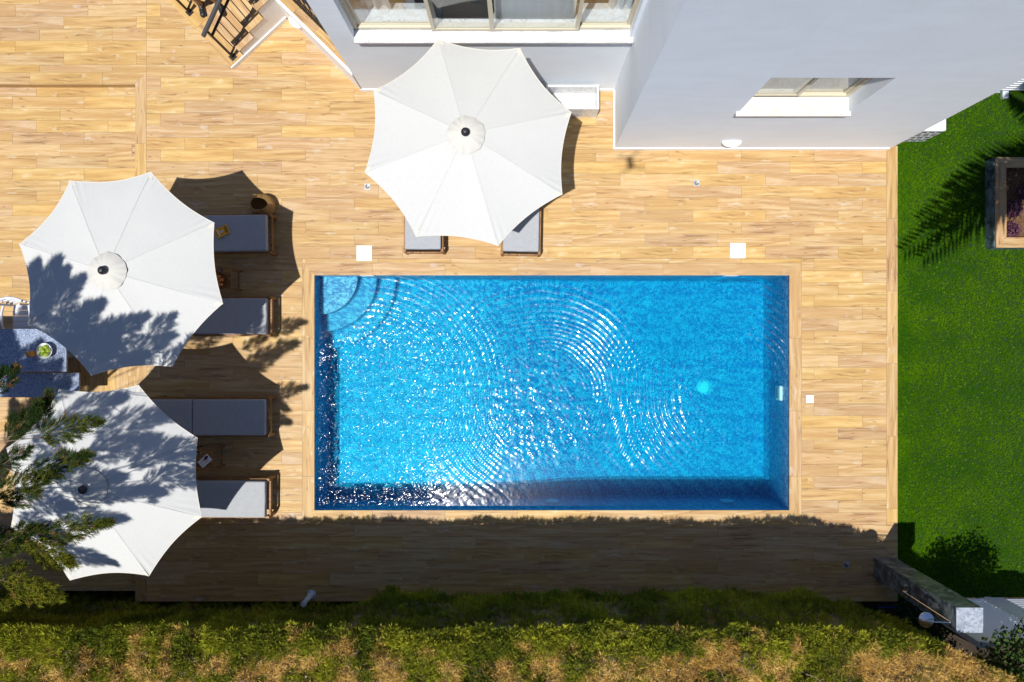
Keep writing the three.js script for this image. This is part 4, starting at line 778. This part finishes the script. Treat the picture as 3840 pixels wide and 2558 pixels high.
// ---------------------------------------------------------------- raised planter on the lawn
{
  const x0 = 7.71, x1 = 9.7, z0 = -3.02, z1 = -1.55, h = 0.2, p = thing('raised_planter', 'stone planter with wood-tile rim and purple plants on the lawn', 'planter', V(0, 0, 0)), w = 0.17;
  const st = mat([0.42, 0.58, 0.66], 0.4, { map: scaled(slateTex, 0.9) });
  for (const a of [[x0, x1, z1 - 0.06, z1], [x0, x1, z0, z0 + 0.06], [x0, x0 + 0.06, z0 + 0.06, z1 - 0.06], [x1 - 0.06, x1, z0 + 0.06, z1 - 0.06]]) part('stone_side', new Bag().box(a[0], LAWN - 0.02, a[2], a[1], h - 0.03, a[3]), st, p);
  const y = h, X0 = x0 - 0.01 + 0.03, X1 = x1 + 0.01, Z0 = z0 + 0.0, Z1 = z1 - 0.0;
  tile(p, [[X0, Z0], [X0, Z1], [X0 + w, Z1 - w], [X0 + w, Z0 + w]], y, 'z', 'rim_tile', 0.03); tile(p, [[X1, Z0], [X1, Z1], [X1 - w, Z1 - w], [X1 - w, Z0 + w]], y, 'z', 'rim_tile', 0.03);
  const xm = (X0 + X1) / 2; for (const [zo, zi] of [[Z0, Z0 + w], [Z1, Z1 - w]]) { tile(p, [[X0, zo], [xm, zo], [xm, zi], [X0 + w, zi]], y, 'x', 'rim_tile', 0.03); tile(p, [[xm, zo], [X1, zo], [X1 - w, zi], [xm, zi]], y, 'x', 'rim_tile', 0.03); }
  const bark = texture(256, 256, (x, y2) => mix3([64, 44, 30], [168, 126, 84], Math.pow(fbm(x / 7, y2 / 7, 521, 3), 1.3)));
  part('soil', new Bag().box(x0 + 0.06, LAWN, z0 + 0.06, x1 - 0.06, 0.06, z1 - 0.06), mat([0.8, 0.8, 0.8], 1, { map: scaled(bark, 2) }), p);
  // purple-leaved plants
  const leaf = new Bag(); leaf.quad(V(0, 0, 0), V(0.011, 0.004, 0.014), V(0, 0.006, 0.036), V(-0.011, 0.004, 0.014), [0, 0], [0, 0], [0, 0], [0, 0]);
  const R = rng(531), m = new THREE.Matrix4(), q = new THREE.Quaternion();
  const bush = (px, py, r, label) => { const c = at(px, py, 0.2), o = thing('purple_plant', label, 'plant', V(c.x, 0.06, c.z), 0, 'purple plants in the planter'), L = []; part('stem', new Bag().rod(V(0, 0, 0), V(0, 0.14, 0), 0.006), darkWood, o); for (let i = 0; i < 420; i++) { const a = R() * 6.28, k = Math.sqrt(R()) * r; m.compose(V(Math.cos(a) * k, 0.05 + R() * 0.16 * (1.2 - k / r), Math.sin(a) * k), q.setFromEuler(new THREE.Euler((R() - 0.5) * 1.4, R() * 6.28, (R() - 0.5) * 1.4)), V(1, 1, 1).multiplyScalar(0.7 + R() * 0.6)); L.push([m.clone(), new THREE.Color().setRGB(0.05 + R() * 0.05, 0.012 + R() * 0.012, 0.028 + R() * 0.02)]); } scatter('leaves', leaf.geometry(), mat([1, 1, 1], 0.6), L, o); };
  bush(3806, 860, 0.13, 'purple-leaved plant at the planter\'s lower corner'); bush(3812, 780, 0.14, 'purple-leaved plant in the middle of the planter'); bush(3858, 715, 0.13, 'purple-leaved plant in the shaded end of the planter');
}

// ---------------------------------------------------------------- hedge along the lower side of the deck
const qa = new THREE.Quaternion(), qb = new THREE.Quaternion(), MM = new THREE.Matrix4();
/** A feathery tuft: n narrow leaves growing from the origin towards +y. */
function tuftGeo(seed, n, len, wid, spread) {
  const R = rng(seed), b = new Bag();
  for (let i = 0; i < n; i++) {
    const a = R() * 6.283, s = spread * Math.sqrt(R()), y0 = R() * len * 0.55, d = V(Math.cos(a) * s, 1 - s * 0.35, Math.sin(a) * s).normalize(), l = len * (0.35 + R() * 0.4), t = V().crossVectors(d, V(R() - 0.5, R() - 0.5, R() - 0.5)).normalize();
    const o = V(Math.cos(a) * 0.006, y0, Math.sin(a) * 0.006), e = V().copy(o).addScaledVector(d, l), m = V().copy(o).addScaledVector(d, l * 0.45), w = wid * (0.7 + R() * 0.6);
    b.quad(o, V().copy(m).addScaledVector(t, w), e, V().copy(m).addScaledVector(t, -w), [0, 0], [0, 0], [0, 0], [0, 0]);
  }
  return b.geometry();
}
const leafMat = mat([1, 1, 1], 0.8, { transmission: 0.25, thickness: 0, specularIntensity: 0.25 });
const strawMat = mat([1, 1, 1], 0.9, { specularIntensity: 0.3 });
function frontOf(x, h) {                                    // z of the hedge's deck-side face at height h
  const right = sstep(-3.0, -1.8, x), low = lerp(4.28, 4.12, right), mid = lerp(3.98, 3.62, right) + (fbm(x * 0.9, 3, 603, 2) - 0.5) * 0.16, top = 3.7 + (fbm(x * 1.4, 9, 607, 3) - 0.5) * 0.1;
  let z = h < 1.4 ? lerp(low, mid, sstep(0.1, 1.4, h)) : lerp(mid, top, sstep(1.4, 2.6, h));
  const end = sstep(4.1, 6.3, x); z += end * (0.7 - 0.12 * h) + sstep(5.6, 6.6, x) * 0.35;
  return z;
}
{
  const hedge = thing('hedge', 'tall green hedge with dry brown patches along the lower deck edge', 'hedge', V(0, 0, 0));
  const HT = 2.72, X0 = -10.2, X1 = 7.0, core = new Bag(), n = 70;
  const prof = (x) => { const p = []; for (const h of [-0.85, 0.2, 0.8, 1.4, 2.0, 2.45]) p.push([frontOf(x, h) + 0.13, h]); p.push([frontOf(x, 2.6) - 0.03, HT - 0.12 + 0.06 * (noise(x * 1.2, 1, 611) - 0.5)], [5.3, HT - 0.06], [5.7, 2.2], [5.7, -0.85]); return p; };
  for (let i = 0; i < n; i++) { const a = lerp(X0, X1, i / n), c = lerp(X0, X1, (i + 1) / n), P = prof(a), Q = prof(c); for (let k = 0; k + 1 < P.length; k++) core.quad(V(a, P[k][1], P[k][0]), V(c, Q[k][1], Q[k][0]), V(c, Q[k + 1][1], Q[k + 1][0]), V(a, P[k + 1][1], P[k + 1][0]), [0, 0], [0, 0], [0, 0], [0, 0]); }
  part('shade_core', core, mat([0.14, 0.11, 0.06], 1), hedge);  // solid core added inside the hedge to keep sunlight from leaking through
  const greens = [[], [], []], browns = [[], []], R = rng(621);
  const put = (p, nrm, wide) => {
    const dry = fbm(p.x * 4.6, p.z * 5.5 + 5, 631, 5) * 1.4 - 0.2 + 0.24 * sstep(3.72, 4.1, p.z) * sstep(2.2, 2.6, p.y) - 0.12 * (1 - sstep(3.6, 3.85, p.z)) - 0.2 * sstep(2.5, 2.2, p.y), isDry = dry + (R() - 0.5) * 0.22 > 0.7;
    const d = V(nrm.x + (R() - 0.5) * 1.3, nrm.y + (R() - 0.3) * 0.9, nrm.z + (R() - 0.5) * 1.3).normalize();
    qa.setFromUnitVectors(V(0, 1, 0), d); qb.setFromAxisAngle(V(0, 1, 0), R() * 6.28); qa.multiply(qb);
    const s = (0.75 + R() * 0.7) * wide; MM.compose(p, qa, V(s, s, s));
    const k = clamp(fbm(p.x * 2.6, p.z * 2.6 + p.y * 2, 641, 3) * 1.6 - 0.3 + (R() - 0.5) * 0.4);
    const c = new THREE.Color();
    if (isDry) { c.setRGB(...mix3([0.5, 0.29, 0.06], [0.74, 0.5, 0.15], k)); if (R() < 0.14) c.setRGB(0.16, 0.09, 0.04); browns[Math.floor(R() * 2)].push([MM.clone(), c]); } else { c.setRGB(...mix3([0.11, 0.15, 0.01], [0.44, 0.44, 0.03], k)); if (dry > 0.62) c.lerp(new THREE.Color().setRGB(0.4, 0.32, 0.06), 0.5); greens[Math.floor(R() * 3)].push([MM.clone(), c]); }
  };
  for (let i = 0; i < 34000; i++) {                          // the shaded face
    const x = lerp(X0, X1, R()), h = lerp(-0.6, HT, R()), b = (fbm(x * 3.1, h * 3.1, 651, 3) - 0.5) * 0.26; put(V(x, h, frontOf(x, h) + 0.1 + b + R() * 0.1), V(0, 0.25, -1), 1);
  }
  for (let i = 0; i < 46000; i++) {                          // the sunlit top
    const x = lerp(X0, X1, R()), u = R(), z0 = frontOf(x, 2.6) - 0.08, z = z0 + Math.pow(u, 1.25) * 1.75, b = (fbm(x * 3.2, z * 3.2, 661, 4) - 0.5) * 0.46 - 0.12 * sstep(0.12, 0, z - z0); put(V(x, HT - 0.02 + b + R() * 0.07, z), V(0, 1, -0.25), 0.95);
  }
  greens.forEach((l, i) => scatter('foliage', tuftGeo(670 + i, 14, 0.1, 0.0042, 0.8), leafMat, l, hedge));
  browns.forEach((l, i) => scatter('dry_foliage', tuftGeo(680 + i, 14, 0.1, 0.002, 1.2), strawMat, l, hedge));
  // bare twigs and cut stubs
  const RT = rng(691), bark = mat([0.34, 0.24, 0.14], 0.9), cut = mat([0.4, 0.29, 0.17], 0.8);
  for (let i = 0; i < 46; i++) { const x = lerp(-7.5, 5.6, RT()), z = frontOf(x, 2.6) + 0.15 + RT() * 0.7, a = RT() * 6.28, l = 0.1 + RT() * 0.22, y = HT + 0.04 + RT() * 0.06; part('twig', new Bag().path([V(x, y - 0.06, z), V(x + Math.cos(a) * l * 0.5, y + 0.02, z + Math.sin(a) * l * 0.5), V(x + Math.cos(a + 0.3) * l, y + 0.05, z + Math.sin(a + 0.3) * l)], 0.005, 0.0015, 5), bark, hedge); }
  for (let i = 0; i < 44; i++) { const x = lerp(-7.5, 5.6, RT()), z = frontOf(x, 2.6) + 0.18 + RT() * 0.7, r = 0.008 + RT() * 0.01, y = HT + 0.03 + RT() * 0.07, s = part('cut_stub', new Bag().rod(V(x, y - 0.2, z), V(x + (RT() - 0.5) * 0.05, y, z + (RT() - 0.5) * 0.05), r, r * 0.9, 8, false), bark, hedge); void s; const c = new THREE.CircleGeometry(r * 0.95, 10); c.rotateX(-Math.PI / 2); part('cut_face', c, cut, hedge, V(x, y + 0.001, z)); }
}

// ---------------------------------------------------------------- pine tree reaching in over the lower left
{
  const tree = thing('pine_tree', 'pine with feathery branches reaching over the lower left parasol', 'tree', V(-9.0, 0, 2.55));
  const bark = mat([0.2, 0.14, 0.09], 0.9), W = (p) => V(p.x + 9.0, p.y, p.z - 2.55);
  part('trunk', new Bag().path([V(0, -0.9, 0), V(0.05, 1.6, -0.05), V(0.0, 3.4, 0.05), V(0.1, 5.2, -0.1), V(0.05, 7.2, 0)], 0.2, 0.05, 12), bark, tree);
  const R = rng(701), lists = [[], []];
  const needle = (seed) => { const r = rng(seed), b = new Bag(); for (let i = 0; i < 15; i++) { const a = i * 2.4 + r(), y = 0.01 + i * 0.0062, s = 0.45 + r() * 0.35, d = V(Math.cos(a) * s, 1, Math.sin(a) * s).normalize(), l = 0.04 + r() * 0.03, t = V().crossVectors(d, V(r() - 0.5, r() - 0.5, r() - 0.5)).normalize(), o = V(0, y, 0), e = V().copy(o).addScaledVector(d, l); b.tri(V().copy(o).addScaledVector(t, 0.0032), V().copy(o).addScaledVector(t, -0.0032), e, [0, 0], [0, 0], [0, 0]); b.tri(V().copy(o).addScaledVector(t, 0.0032), e, V().copy(o).lerp(e, 0.6).addScaledVector(t, 0.003), [0, 0], [0, 0], [0, 0]); } b.rod(V(0, 0, 0), V(0, 0.1, 0), 0.003, 0.001, 4, false); return b.geometry(); };
  /** A spray of needled twigs along a -> b. */
  const spray = (a, b, rad, n, yellow = 0) => {
    const ax = V().subVectors(b, a), L = ax.length(); ax.normalize();
    const s = V().crossVectors(ax, V(0, 1, 0)).normalize(), t = V().crossVectors(s, ax);
    for (let i = 0; i < n; i++) {
      const u = Math.pow(R(), 0.8), ang = R() * 6.283, k = rad * Math.sin(Math.PI * clamp(0.12 + 0.85 * Math.pow(u, 0.8))) * Math.sqrt(R()), lat = V().addScaledVector(s, Math.cos(ang)).addScaledVector(t, Math.sin(ang) * 0.55);
      const p = V().copy(a).addScaledVector(ax, u * L).addScaledVector(lat, k); p.y -= 0.06 * u * u;
      const d = V().copy(ax).addScaledVector(lat, 0.55 * k / rad + 0.12).add(V((R() - 0.5) * 0.35, 0.1 + (R() - 0.5) * 0.35, (R() - 0.5) * 0.35)).normalize();
      qa.setFromUnitVectors(V(0, 1, 0), d); MM.compose(p, qa, V(1, 1, 1).multiplyScalar(0.6 + R() * 0.5));
      const c = new THREE.Color().setRGB(...mix3([0.018, 0.05, 0.005], [0.24, 0.24, 0.012], clamp(yellow + (R() - 0.5) * 0.5))); if (R() < 0.04) c.setRGB(0.25, 0.14, 0.04);
      lists[i & 1].push([MM.clone(), c]);
    }
  };
  const limb = (pts, r0, r1) => part('branch', new Bag().path(pts, r0, r1, 7), bark, tree);
  // sprays the photograph shows: [from px, to px, height, radius, twigs, yellowness]
  const seen = [[150, 1640, 350, 1585, 4.4, 0.13, 130, 0.35], [20, 1650, 130, 1535, 4.5, 0.13, 110, 0.1], [90, 1780, 318, 1712, 4.4, 0.14, 160, 0.25], [-20, 1880, 170, 1790, 4.5, 0.18, 210, 0.3], [120, 2010, 385, 1965, 4.3, 0.14, 180, 0.4], [-40, 2060, 120, 1985, 4.4, 0.16, 180, 0.3], [100, 2040, 250, 2115, 4.4, 0.12, 120, 0.75], [20, 2180, 200, 2240, 4.6, 0.14, 150, 0.85], [150, 1620, 170, 1490, 4.4, 0.09, 70, 0.3], [-30, 1470, 40, 1390, 4.6, 0.11, 80, 0.0], [-20, 2200, 60, 2130, 4.5, 0.1, 60, 0.6], [-30, 1760, 90, 1690, 4.5, 0.11, 80, 0.15], [-20, 2240, 30, 2250, 4.5, 0.1, 60, 0.7]];
  const hubs = [W(at(-480, 1640, 4.2)), W(at(-480, 2150, 4.1))];
  for (const q of hubs) limb([V(0.03, 2.9, 0), V().copy(q).lerp(V(0, 3.2, 0), 0.5).add(V(0.05, 0.2, 0.06)), q], 0.05, 0.016);
  for (const [x0, y0, x1, y1, h, r, n, ye] of seen) {
    const a = W(at(x0, y0, h - 0.1)), b = W(at(x1, y1, h)); spray(a, b, r * 0.85, Math.round(n * 1.5), ye - 0.1);
    const o = hubs[y0 > 1900 ? 1 : 0], w = () => V((R() - 0.5) * 0.12, (R() - 0.5) * 0.1, (R() - 0.5) * 0.14); limb([o, V().copy(o).lerp(a, 0.35).add(w()), V().copy(o).lerp(a, 0.7).add(w()), a, V().copy(a).lerp(b, 0.4).add(w().multiplyScalar(0.3)), V().copy(a).lerp(b, 0.8)], 0.006, 0.0025);
  }
  // the crown beyond the frame, which shades the parasols, the table and the bench
  const put = (x, y, z, len, rad, n) => { const b = W(V(x, y, z)), o = V(0.03, y - 0.5 - R() * 0.5, 0), dir = V().subVectors(b, o).setY(0).normalize(), a = V().copy(b).addScaledVector(dir, -len); a.y -= 0.1; spray(a, b, rad, n, 0.2); limb([o, V().copy(o).lerp(a, 0.3).add(V((R() - 0.5) * 0.2, 0.1, (R() - 0.5) * 0.25)), V().copy(o).lerp(a, 0.65).add(V((R() - 0.5) * 0.16, 0.15, (R() - 0.5) * 0.2)), a, V().copy(a).lerp(b, 0.7)], 0.007, 0.003); };
  // shadows wanted on the upper parasol: [x, z] at canopy height -> caster at height h
  const shade = (px, py, hc, h, len, rad, n) => { const s = at(px, py, hc), dh = h - hc; put(s.x - 0.16 * dh, h, s.z + 0.262 * dh, len, rad, n); };
  for (const [px, py, h, len, rad] of [[225, 975, 6.6, 0.9, 0.2], [262, 1010, 6.2, 0.8, 0.17], [330, 1040, 6.4, 1.0, 0.2], [120, 990, 6.6, 0.8, 0.2], [400, 1130, 6.0, 1.0, 0.22], [540, 1185, 5.8, 1.0, 0.22], [620, 1265, 5.6, 1.1, 0.24], [520, 1340, 5.4, 0.9, 0.2], [330, 1180, 5.8, 0.9, 0.26], [250, 1280, 5.6, 0.9, 0.26], [420, 1280, 5.5, 0.9, 0.26], [160, 1130, 6.0, 0.8, 0.22], [300, 1380, 5.4, 0.8, 0.22], [450, 1220, 5.7, 0.9, 0.22]]) shade(px, py, 2.3, h, len, rad, 620);
  // on the table, the bench and the patio
  for (const [px, py, h, hc] of [[60, 1300, 5.2, 0.75], [150, 1290, 5.0, 0.75], [220, 1360, 4.8, 0.75], [60, 1370, 4.6, 0.75], [180, 1430, 4.6, 0.45], [80, 1450, 4.4, 0.45], [250, 1440, 4.6, 0.45], [20, 1520, 4.2, 0], [90, 1560, 4.2, 0], [20, 1620, 4.2, 0], [70, 1200, 5.4, 0.35], [120, 1225, 5.3, 0.35], [30, 1220, 5.4, 0.35], [100, 1190, 5.5, 0.35], [50, 1170, 5.5, 0.5], [120, 1360, 5.0, 0.75], [20, 1260, 5.2, 0.75], [140, 1470, 4.7, 0.45]]) shade(px, py, hc, h, 0.8, 0.25, 560);
  // beyond the left edge, above the lower parasol
  for (const [px, py, h, len, rad] of [[610, 1565, 5.3, 0.9, 0.18], [570, 1650, 5.3, 0.8, 0.15], [440, 1500, 5.5, 0.8, 0.18], [480, 1770, 5.3, 0.9, 0.18], [570, 1830, 5.2, 0.9, 0.13], [470, 1930, 5.2, 0.9, 0.16], [400, 2125, 5.2, 0.8, 0.12], [300, 1590, 5.5, 0.8, 0.2], [330, 1720, 5.4, 0.8, 0.2], [300, 1880, 5.3, 0.8, 0.18], [250, 2010, 5.2, 0.8, 0.16]]) shade(px, py, 2.3, h, len, rad, 420);
  lists.forEach((l, i) => scatter('needles', needle(720 + i), leafMat, l, tree));
}

// ---------------------------------------------------------------- palm beyond the right edge, shading the lawn
{
  const palm = thing('palm_tree', 'palm beyond the planter whose arching fronds shade the lawn', 'palm', V(8.75, LAWN, -2.3));
  const pb = new Bag(); for (let i = 0; i < 14; i++) { const y = 0.1 + i * 0.29; pb.rod(V(0, y, 0), V(0, y + 0.29, 0), 0.15, 0.12, 14, false); }
  part('trunk', pb, mat([0.2, 0.14, 0.09], 0.95), palm);
  const gm = mat([0.05, 0.1, 0.02], 0.6), R = rng(741), top = V(0, 4.3, 0);
  const frond = (tip, lift) => {
    const b = new Bag(), P = (t) => V(tip.x * t, top.y + (tip.y - top.y) * t * t + lift * 4 * t * (1 - t) * 0.5, tip.z * t), n = 46, len = Math.hypot(tip.x, tip.z);
    for (let i = 0; i < 12; i++) b.rod(P(i / 12), P((i + 1) / 12), lerp(0.018, 0.004, i / 12), lerp(0.018, 0.004, (i + 1) / 12), 5, false);
    for (let i = 3; i < n; i++) for (const s of [-1, 1]) {
      const t = i / n, o = P(t), f = V().subVectors(P(Math.min(1, t + 0.02)), P(t - 0.02)).normalize(), sd = V().crossVectors(f, V(0, 1, 0)).normalize().multiplyScalar(s), l = (0.5 * Math.sin(Math.PI * (0.12 + 0.8 * t)) + 0.08) * Math.min(1, len / 1.8), d = V().copy(sd).addScaledVector(f, 0.55 + R() * 0.25).add(V(0, -0.12 - R() * 0.25, 0)).normalize(), e = V().copy(o).addScaledVector(d, l), m = V().copy(o).addScaledVector(d, l * 0.4); m.y += 0.015;
      b.quad(o, V().copy(m).addScaledVector(f, 0.03), e, V().copy(m).addScaledVector(f, -0.03), [0, 0], [0, 0], [0, 0], [0, 0]);
    }
    part('frond', b, gm, palm);
  };
  const O = palm.position, to = (x, h, z) => V(x - O.x, h - O.y, z - O.z);
  frond(to(5.7, 3.75, -0.5), 0.9); frond(to(6.2, 4.1, -0.75), 0.8); frond(to(6.6, 4.6, -1.1), 0.8); frond(to(6.0, 3.9, -0.35), 0.8); frond(to(6.35, 4.4, -1.35), 0.9); frond(to(5.95, 4.0, -0.95), 0.9);
  frond(to(7.3, 4.9, -2.9), 0.5); frond(to(7.6, 5.2, -4.0), 0.5); frond(to(8.6, 4.6, -4.4), 0.6); frond(to(10.2, 4.4, -3.9), 0.6); frond(to(10.9, 4.2, -2.2), 0.6); frond(to(10.3, 4.3, -0.7), 0.6); frond(to(8.9, 4.1, -0.1), 0.6);
}

// ---------------------------------------------------------------- round shrub and undergrowth behind the fence
{
  const leaf = new Bag(); leaf.quad(V(0, 0, 0), V(0.018, 0.004, 0.022), V(0, 0.008, 0.055), V(-0.018, 0.004, 0.022), [0, 0], [0, 0], [0, 0], [0, 0]);
  const R = rng(761), lg = leaf.geometry();
  const shrub = (x, z, h, r, n, cols, label, name = 'shrub') => {
    const o = thing(name, label, 'shrub', V(x, -0.9, z), 0), L = [], bark = mat([0.16, 0.1, 0.06], 0.9);
    part('trunk', new Bag().path([V(0, 0, 0.3), V(0.03, h * 0.5, 0.2), V(0, h * 0.85, 0)], 0.04, 0.02, 8), bark, o);
    for (let i = 0; i < 16; i++) { const a = R() * 6.28, e = 0.2 + R() * 1.1; part('branch', new Bag().path([V(0, h * 0.8, 0.02), V(Math.cos(a) * r * 0.5, h * 0.8 + r * 0.4 * e, Math.sin(a) * r * 0.5), V(Math.cos(a) * r * 0.9, h * 0.85 + r * 0.6 * e, Math.sin(a) * r * 0.9)], 0.012, 0.003, 5), bark, o); }
    for (let i = 0; i < n; i++) { const d = V(R() * 2 - 1, R() * 2 - 1, R() * 2 - 1).normalize(), k = Math.pow(R(), 0.45) * r * (0.75 + 0.5 * fbm(d.x * 3 + 5, d.z * 3 + d.y * 3, 771, 3)); MM.compose(V(d.x * k, h + 0.0 + d.y * k * 0.8, d.z * k), qa.setFromEuler(new THREE.Euler((R() - 0.5) * 2, R() * 6.28, (R() - 0.5) * 2)), V(1, 1, 1).multiplyScalar(0.6 + R() * 0.7)); L.push([MM.clone(), new THREE.Color().setRGB(...mix3(cols[0], cols[1], R()))]); }
    scatter('leaves', lg, leafMat, L, o);
  };
  shrub(6.95, 4.42, 3.1, 0.72, 5200, [[0.03, 0.07, 0.012], [0.1, 0.16, 0.03]], 'round green shrub leaning over the louvre fence by the pillar');
  shrub(6.2, 4.75, 2.5, 0.4, 1600, [[0.08, 0.14, 0.03], [0.2, 0.24, 0.06]], 'small light green shrub between hedge end and pillar');
  shrub(6.55, 4.62, 1.1, 0.5, 2600, [[0.02, 0.05, 0.01], [0.07, 0.11, 0.02]], 'low dark green shrub behind the slate pillar', 'low_shrub');
  shrub(6.75, 5.15, 2.7, 0.42, 900, [[0.12, 0.06, 0.03], [0.26, 0.15, 0.07]], 'dry brown twiggy shrub in the lower right corner');
}

// ---------------------------------------------------------------- the person standing on the stair
{
  const gy = 0.27, fa = V(-5.115, gy, -5.375), fb = V(-4.815, gy, -5.39), who = thing('person', 'person in black shoes standing on the stair at the top edge', 'person', V(0, 0, 0));
  const hip = V(-4.97, gy + 0.92, -5.5), chest = V(-4.97, gy + 1.3, -5.52), neck = V(-4.97, gy + 1.5, -5.52), head = V(-4.97, gy + 1.66, -5.48);
  const kneeA = V(-5.08, gy + 0.5, -5.4), kneeB = V(-4.85, gy + 0.5, -5.41), ankA = V(fa.x, gy + 0.09, fa.z - 0.05), ankB = V(fb.x, gy + 0.09, fb.z - 0.05), shA = V(-5.15, gy + 1.42, -5.52), shB = V(-4.79, gy + 1.42, -5.52);
  const bones = [[hip, chest, 0.14, 0.15], [chest, neck, 0.13, 0.06], [neck, head, 0.055, 0.09], [head, V(head.x, head.y + 0.05, head.z + 0.01), 0.088, 0.09], [V(hip.x - 0.09, hip.y - 0.02, hip.z), kneeA, 0.09, 0.06], [V(hip.x + 0.09, hip.y - 0.02, hip.z), kneeB, 0.09, 0.06], [kneeA, ankA, 0.058, 0.038], [kneeB, ankB, 0.058, 0.038], [chest, shA, 0.1, 0.06], [chest, shB, 0.1, 0.06]];
  const elA = V(-5.24, gy + 1.16, -5.5), elB = V(-4.7, gy + 1.16, -5.5), haA = V(-5.2, gy + 0.92, -5.4), haB = V(-4.74, gy + 0.92, -5.4);
  bones.push([shA, elA, 0.05, 0.04], [elA, haA, 0.04, 0.028], [shB, elB, 0.05, 0.04], [elB, haB, 0.04, 0.028]);
  for (const [hnd, s] of [[haA, -1], [haB, 1]]) { bones.push([hnd, V(hnd.x, hnd.y - 0.06, hnd.z + 0.02), 0.028, 0.03]); for (let f = 0; f < 4; f++) { const fx = hnd.x + (f - 1.5) * 0.006, fz = hnd.z + (f - 1.5) * 0.019 + 0.02, l = [0.07, 0.08, 0.075, 0.06][f]; bones.push([V(fx, hnd.y - 0.08, fz), V(fx - s * 0.008, hnd.y - 0.08 - l * 0.55, fz + 0.008), 0.009, 0.009], [V(fx - s * 0.008, hnd.y - 0.08 - l * 0.55, fz + 0.008), V(fx - s * 0.022, hnd.y - 0.08 - l, fz + 0.012), 0.009, 0.008]); } bones.push([V(hnd.x - s * 0.01, hnd.y - 0.03, hnd.z + 0.035), V(hnd.x - s * 0.03, hnd.y - 0.085, hnd.z + 0.062), 0.011, 0.009]); }
  const body = (x, y, z) => { let d = 9; for (const [a, b, ra, rb] of bones) d = smin(d, capsule(x, y, z, a, b, ra, rb), 0.025); d = smin(d, Math.hypot(x - head.x, y - head.y - 0.005, z - head.z - 0.105) - 0.014, 0.02); for (const s of [-1, 1]) d = smin(d, Math.hypot(x - head.x - s * 0.092, (y - head.y - 0.01) * 0.7, z - head.z) - 0.02, 0.01); return d; };
  const mid = V(-4.97, gy + 0.9, -5.47);
  const skin = part('body', sdfMesh(body, mid, 0.93, 110), mat([0.3, 0.15, 0.085], 0.5), who); void skin;
  const cloth = (g, k) => (x, y, z) => { let d = 9; for (const i of k) { const [a, b, ra, rb] = bones[i]; d = smin(d, capsule(x, y, z, a, b, ra + 0.016, rb + 0.018), 0.03); } return g(d, x, y, z); };
  part('shirt', sdfMesh(cloth((d, x, y) => Math.max(d, gy + 0.84 - y, y - gy - 1.49), [0, 1, 8, 9, 10, 12]), V(mid.x, gy + 1.15, mid.z), 0.42, 52), mat([0.03, 0.03, 0.035], 0.9), who);
  part('shorts', sdfMesh(cloth((d, x, y) => Math.max(d, gy + 0.5 - y, y - gy - 0.98), [0, 4, 5]), V(mid.x, gy + 0.74, mid.z), 0.36, 48), mat([0.04, 0.04, 0.05], 0.9), who);
  part('hair', sdfMesh((x, y, z) => Math.max(capsule(x, y, z, V(head.x, head.y + 0.02, head.z - 0.01), V(head.x, head.y + 0.05, head.z), 0.1, 0.098), (head.y + 0.02 - y) + (z - head.z) * 0.9), head, 0.16, 36), mat([0.015, 0.012, 0.01], 0.8), who);
  for (const [f, yaw] of [[fa, 0.22], [fb, 0.42]]) {
    const c = Math.cos(yaw), s = Math.sin(yaw), shoe = (x, y, z) => { const X = (x - f.x) * c - (z - f.z) * s, Z = (x - f.x) * s + (z - f.z) * c, Y = y - f.y; let d = capsule(X, Y, Z, V(0, 0.045, -0.09), V(0, 0.04, 0.1), 0.04, 0.046); d = smin(d, capsule(X, Y, Z, V(0, 0.06, -0.075), V(0, 0.105, -0.06), 0.042, 0.044), 0.03); return Math.max(d, -Y + 0.002); };
    const o = part('shoe', sdfMesh(shoe, V(f.x, f.y + 0.07, f.z), 0.17, 44), mat([0.014, 0.018, 0.022], 0.45), who);
    for (let k = 0; k < 3; k++) { const a = V(-0.022, 0.088 - k * 0.006, -0.01 + k * 0.025), b = V(0.022, 0.088 - k * 0.006, -0.004 + k * 0.025), T = (p) => V(f.x + p.x * c + p.z * s, f.y + p.y, f.z - p.x * s + p.z * c); part('lace', new Bag().rod(T(a), T(b), 0.003), mat([0.3, 0.3, 0.32], 0.8), o); }
  }
}

// ---------------------------------------------------------------- the camera drone, whose blurred shadow lies on the deck
{
  const d = thing('drone', 'small grey camera drone hovering above the pool, casting the blurred smudge of shade', 'drone', V(0.0, CAM_H + 0.06, 0.0), 0.2), g = mat([0.2, 0.2, 0.21], 0.5);
  part('body', rbox(-0.05, 0.01, -0.11, 0.05, 0.08, 0.11, 0.02), g, d);
  for (const [x, z] of [[-1, -1], [1, -1], [-1, 1], [1, 1]]) { part('arm', new Bag().rod(V(x * 0.04, 0.045, z * 0.08), V(x * 0.15, 0.05, z * 0.14), 0.012, 0.009), g, d); part('motor', new Bag().rod(V(x * 0.15, 0.03, z * 0.14), V(x * 0.15, 0.075, z * 0.14), 0.015), g, d); part('rotor', rbox(x * 0.15 - 0.075, 0.076, z * 0.14 - 0.008, x * 0.15 + 0.075, 0.078, z * 0.14 + 0.008, 0.0009, 1), g, d); }
}
// a fallen leaf on the shaded deck
{ const p = at(780, 1459), s = new Bag(); s.quad(V(-0.018, 0.006, 0), V(0, 0.004, 0.01), V(0.018, 0.007, 0), V(0, 0.004, -0.01), [0, 0], [0, 0], [0, 0], [0, 0]); tag(part('fallen_leaf', s, mat([0.5, 0.5, 0.05], 0.8), scene, V(p.x, 0, p.z)), 'single yellow leaf fallen on the shaded deck above a lounger', 'leaf'); }
renderer.render(scene, camera);
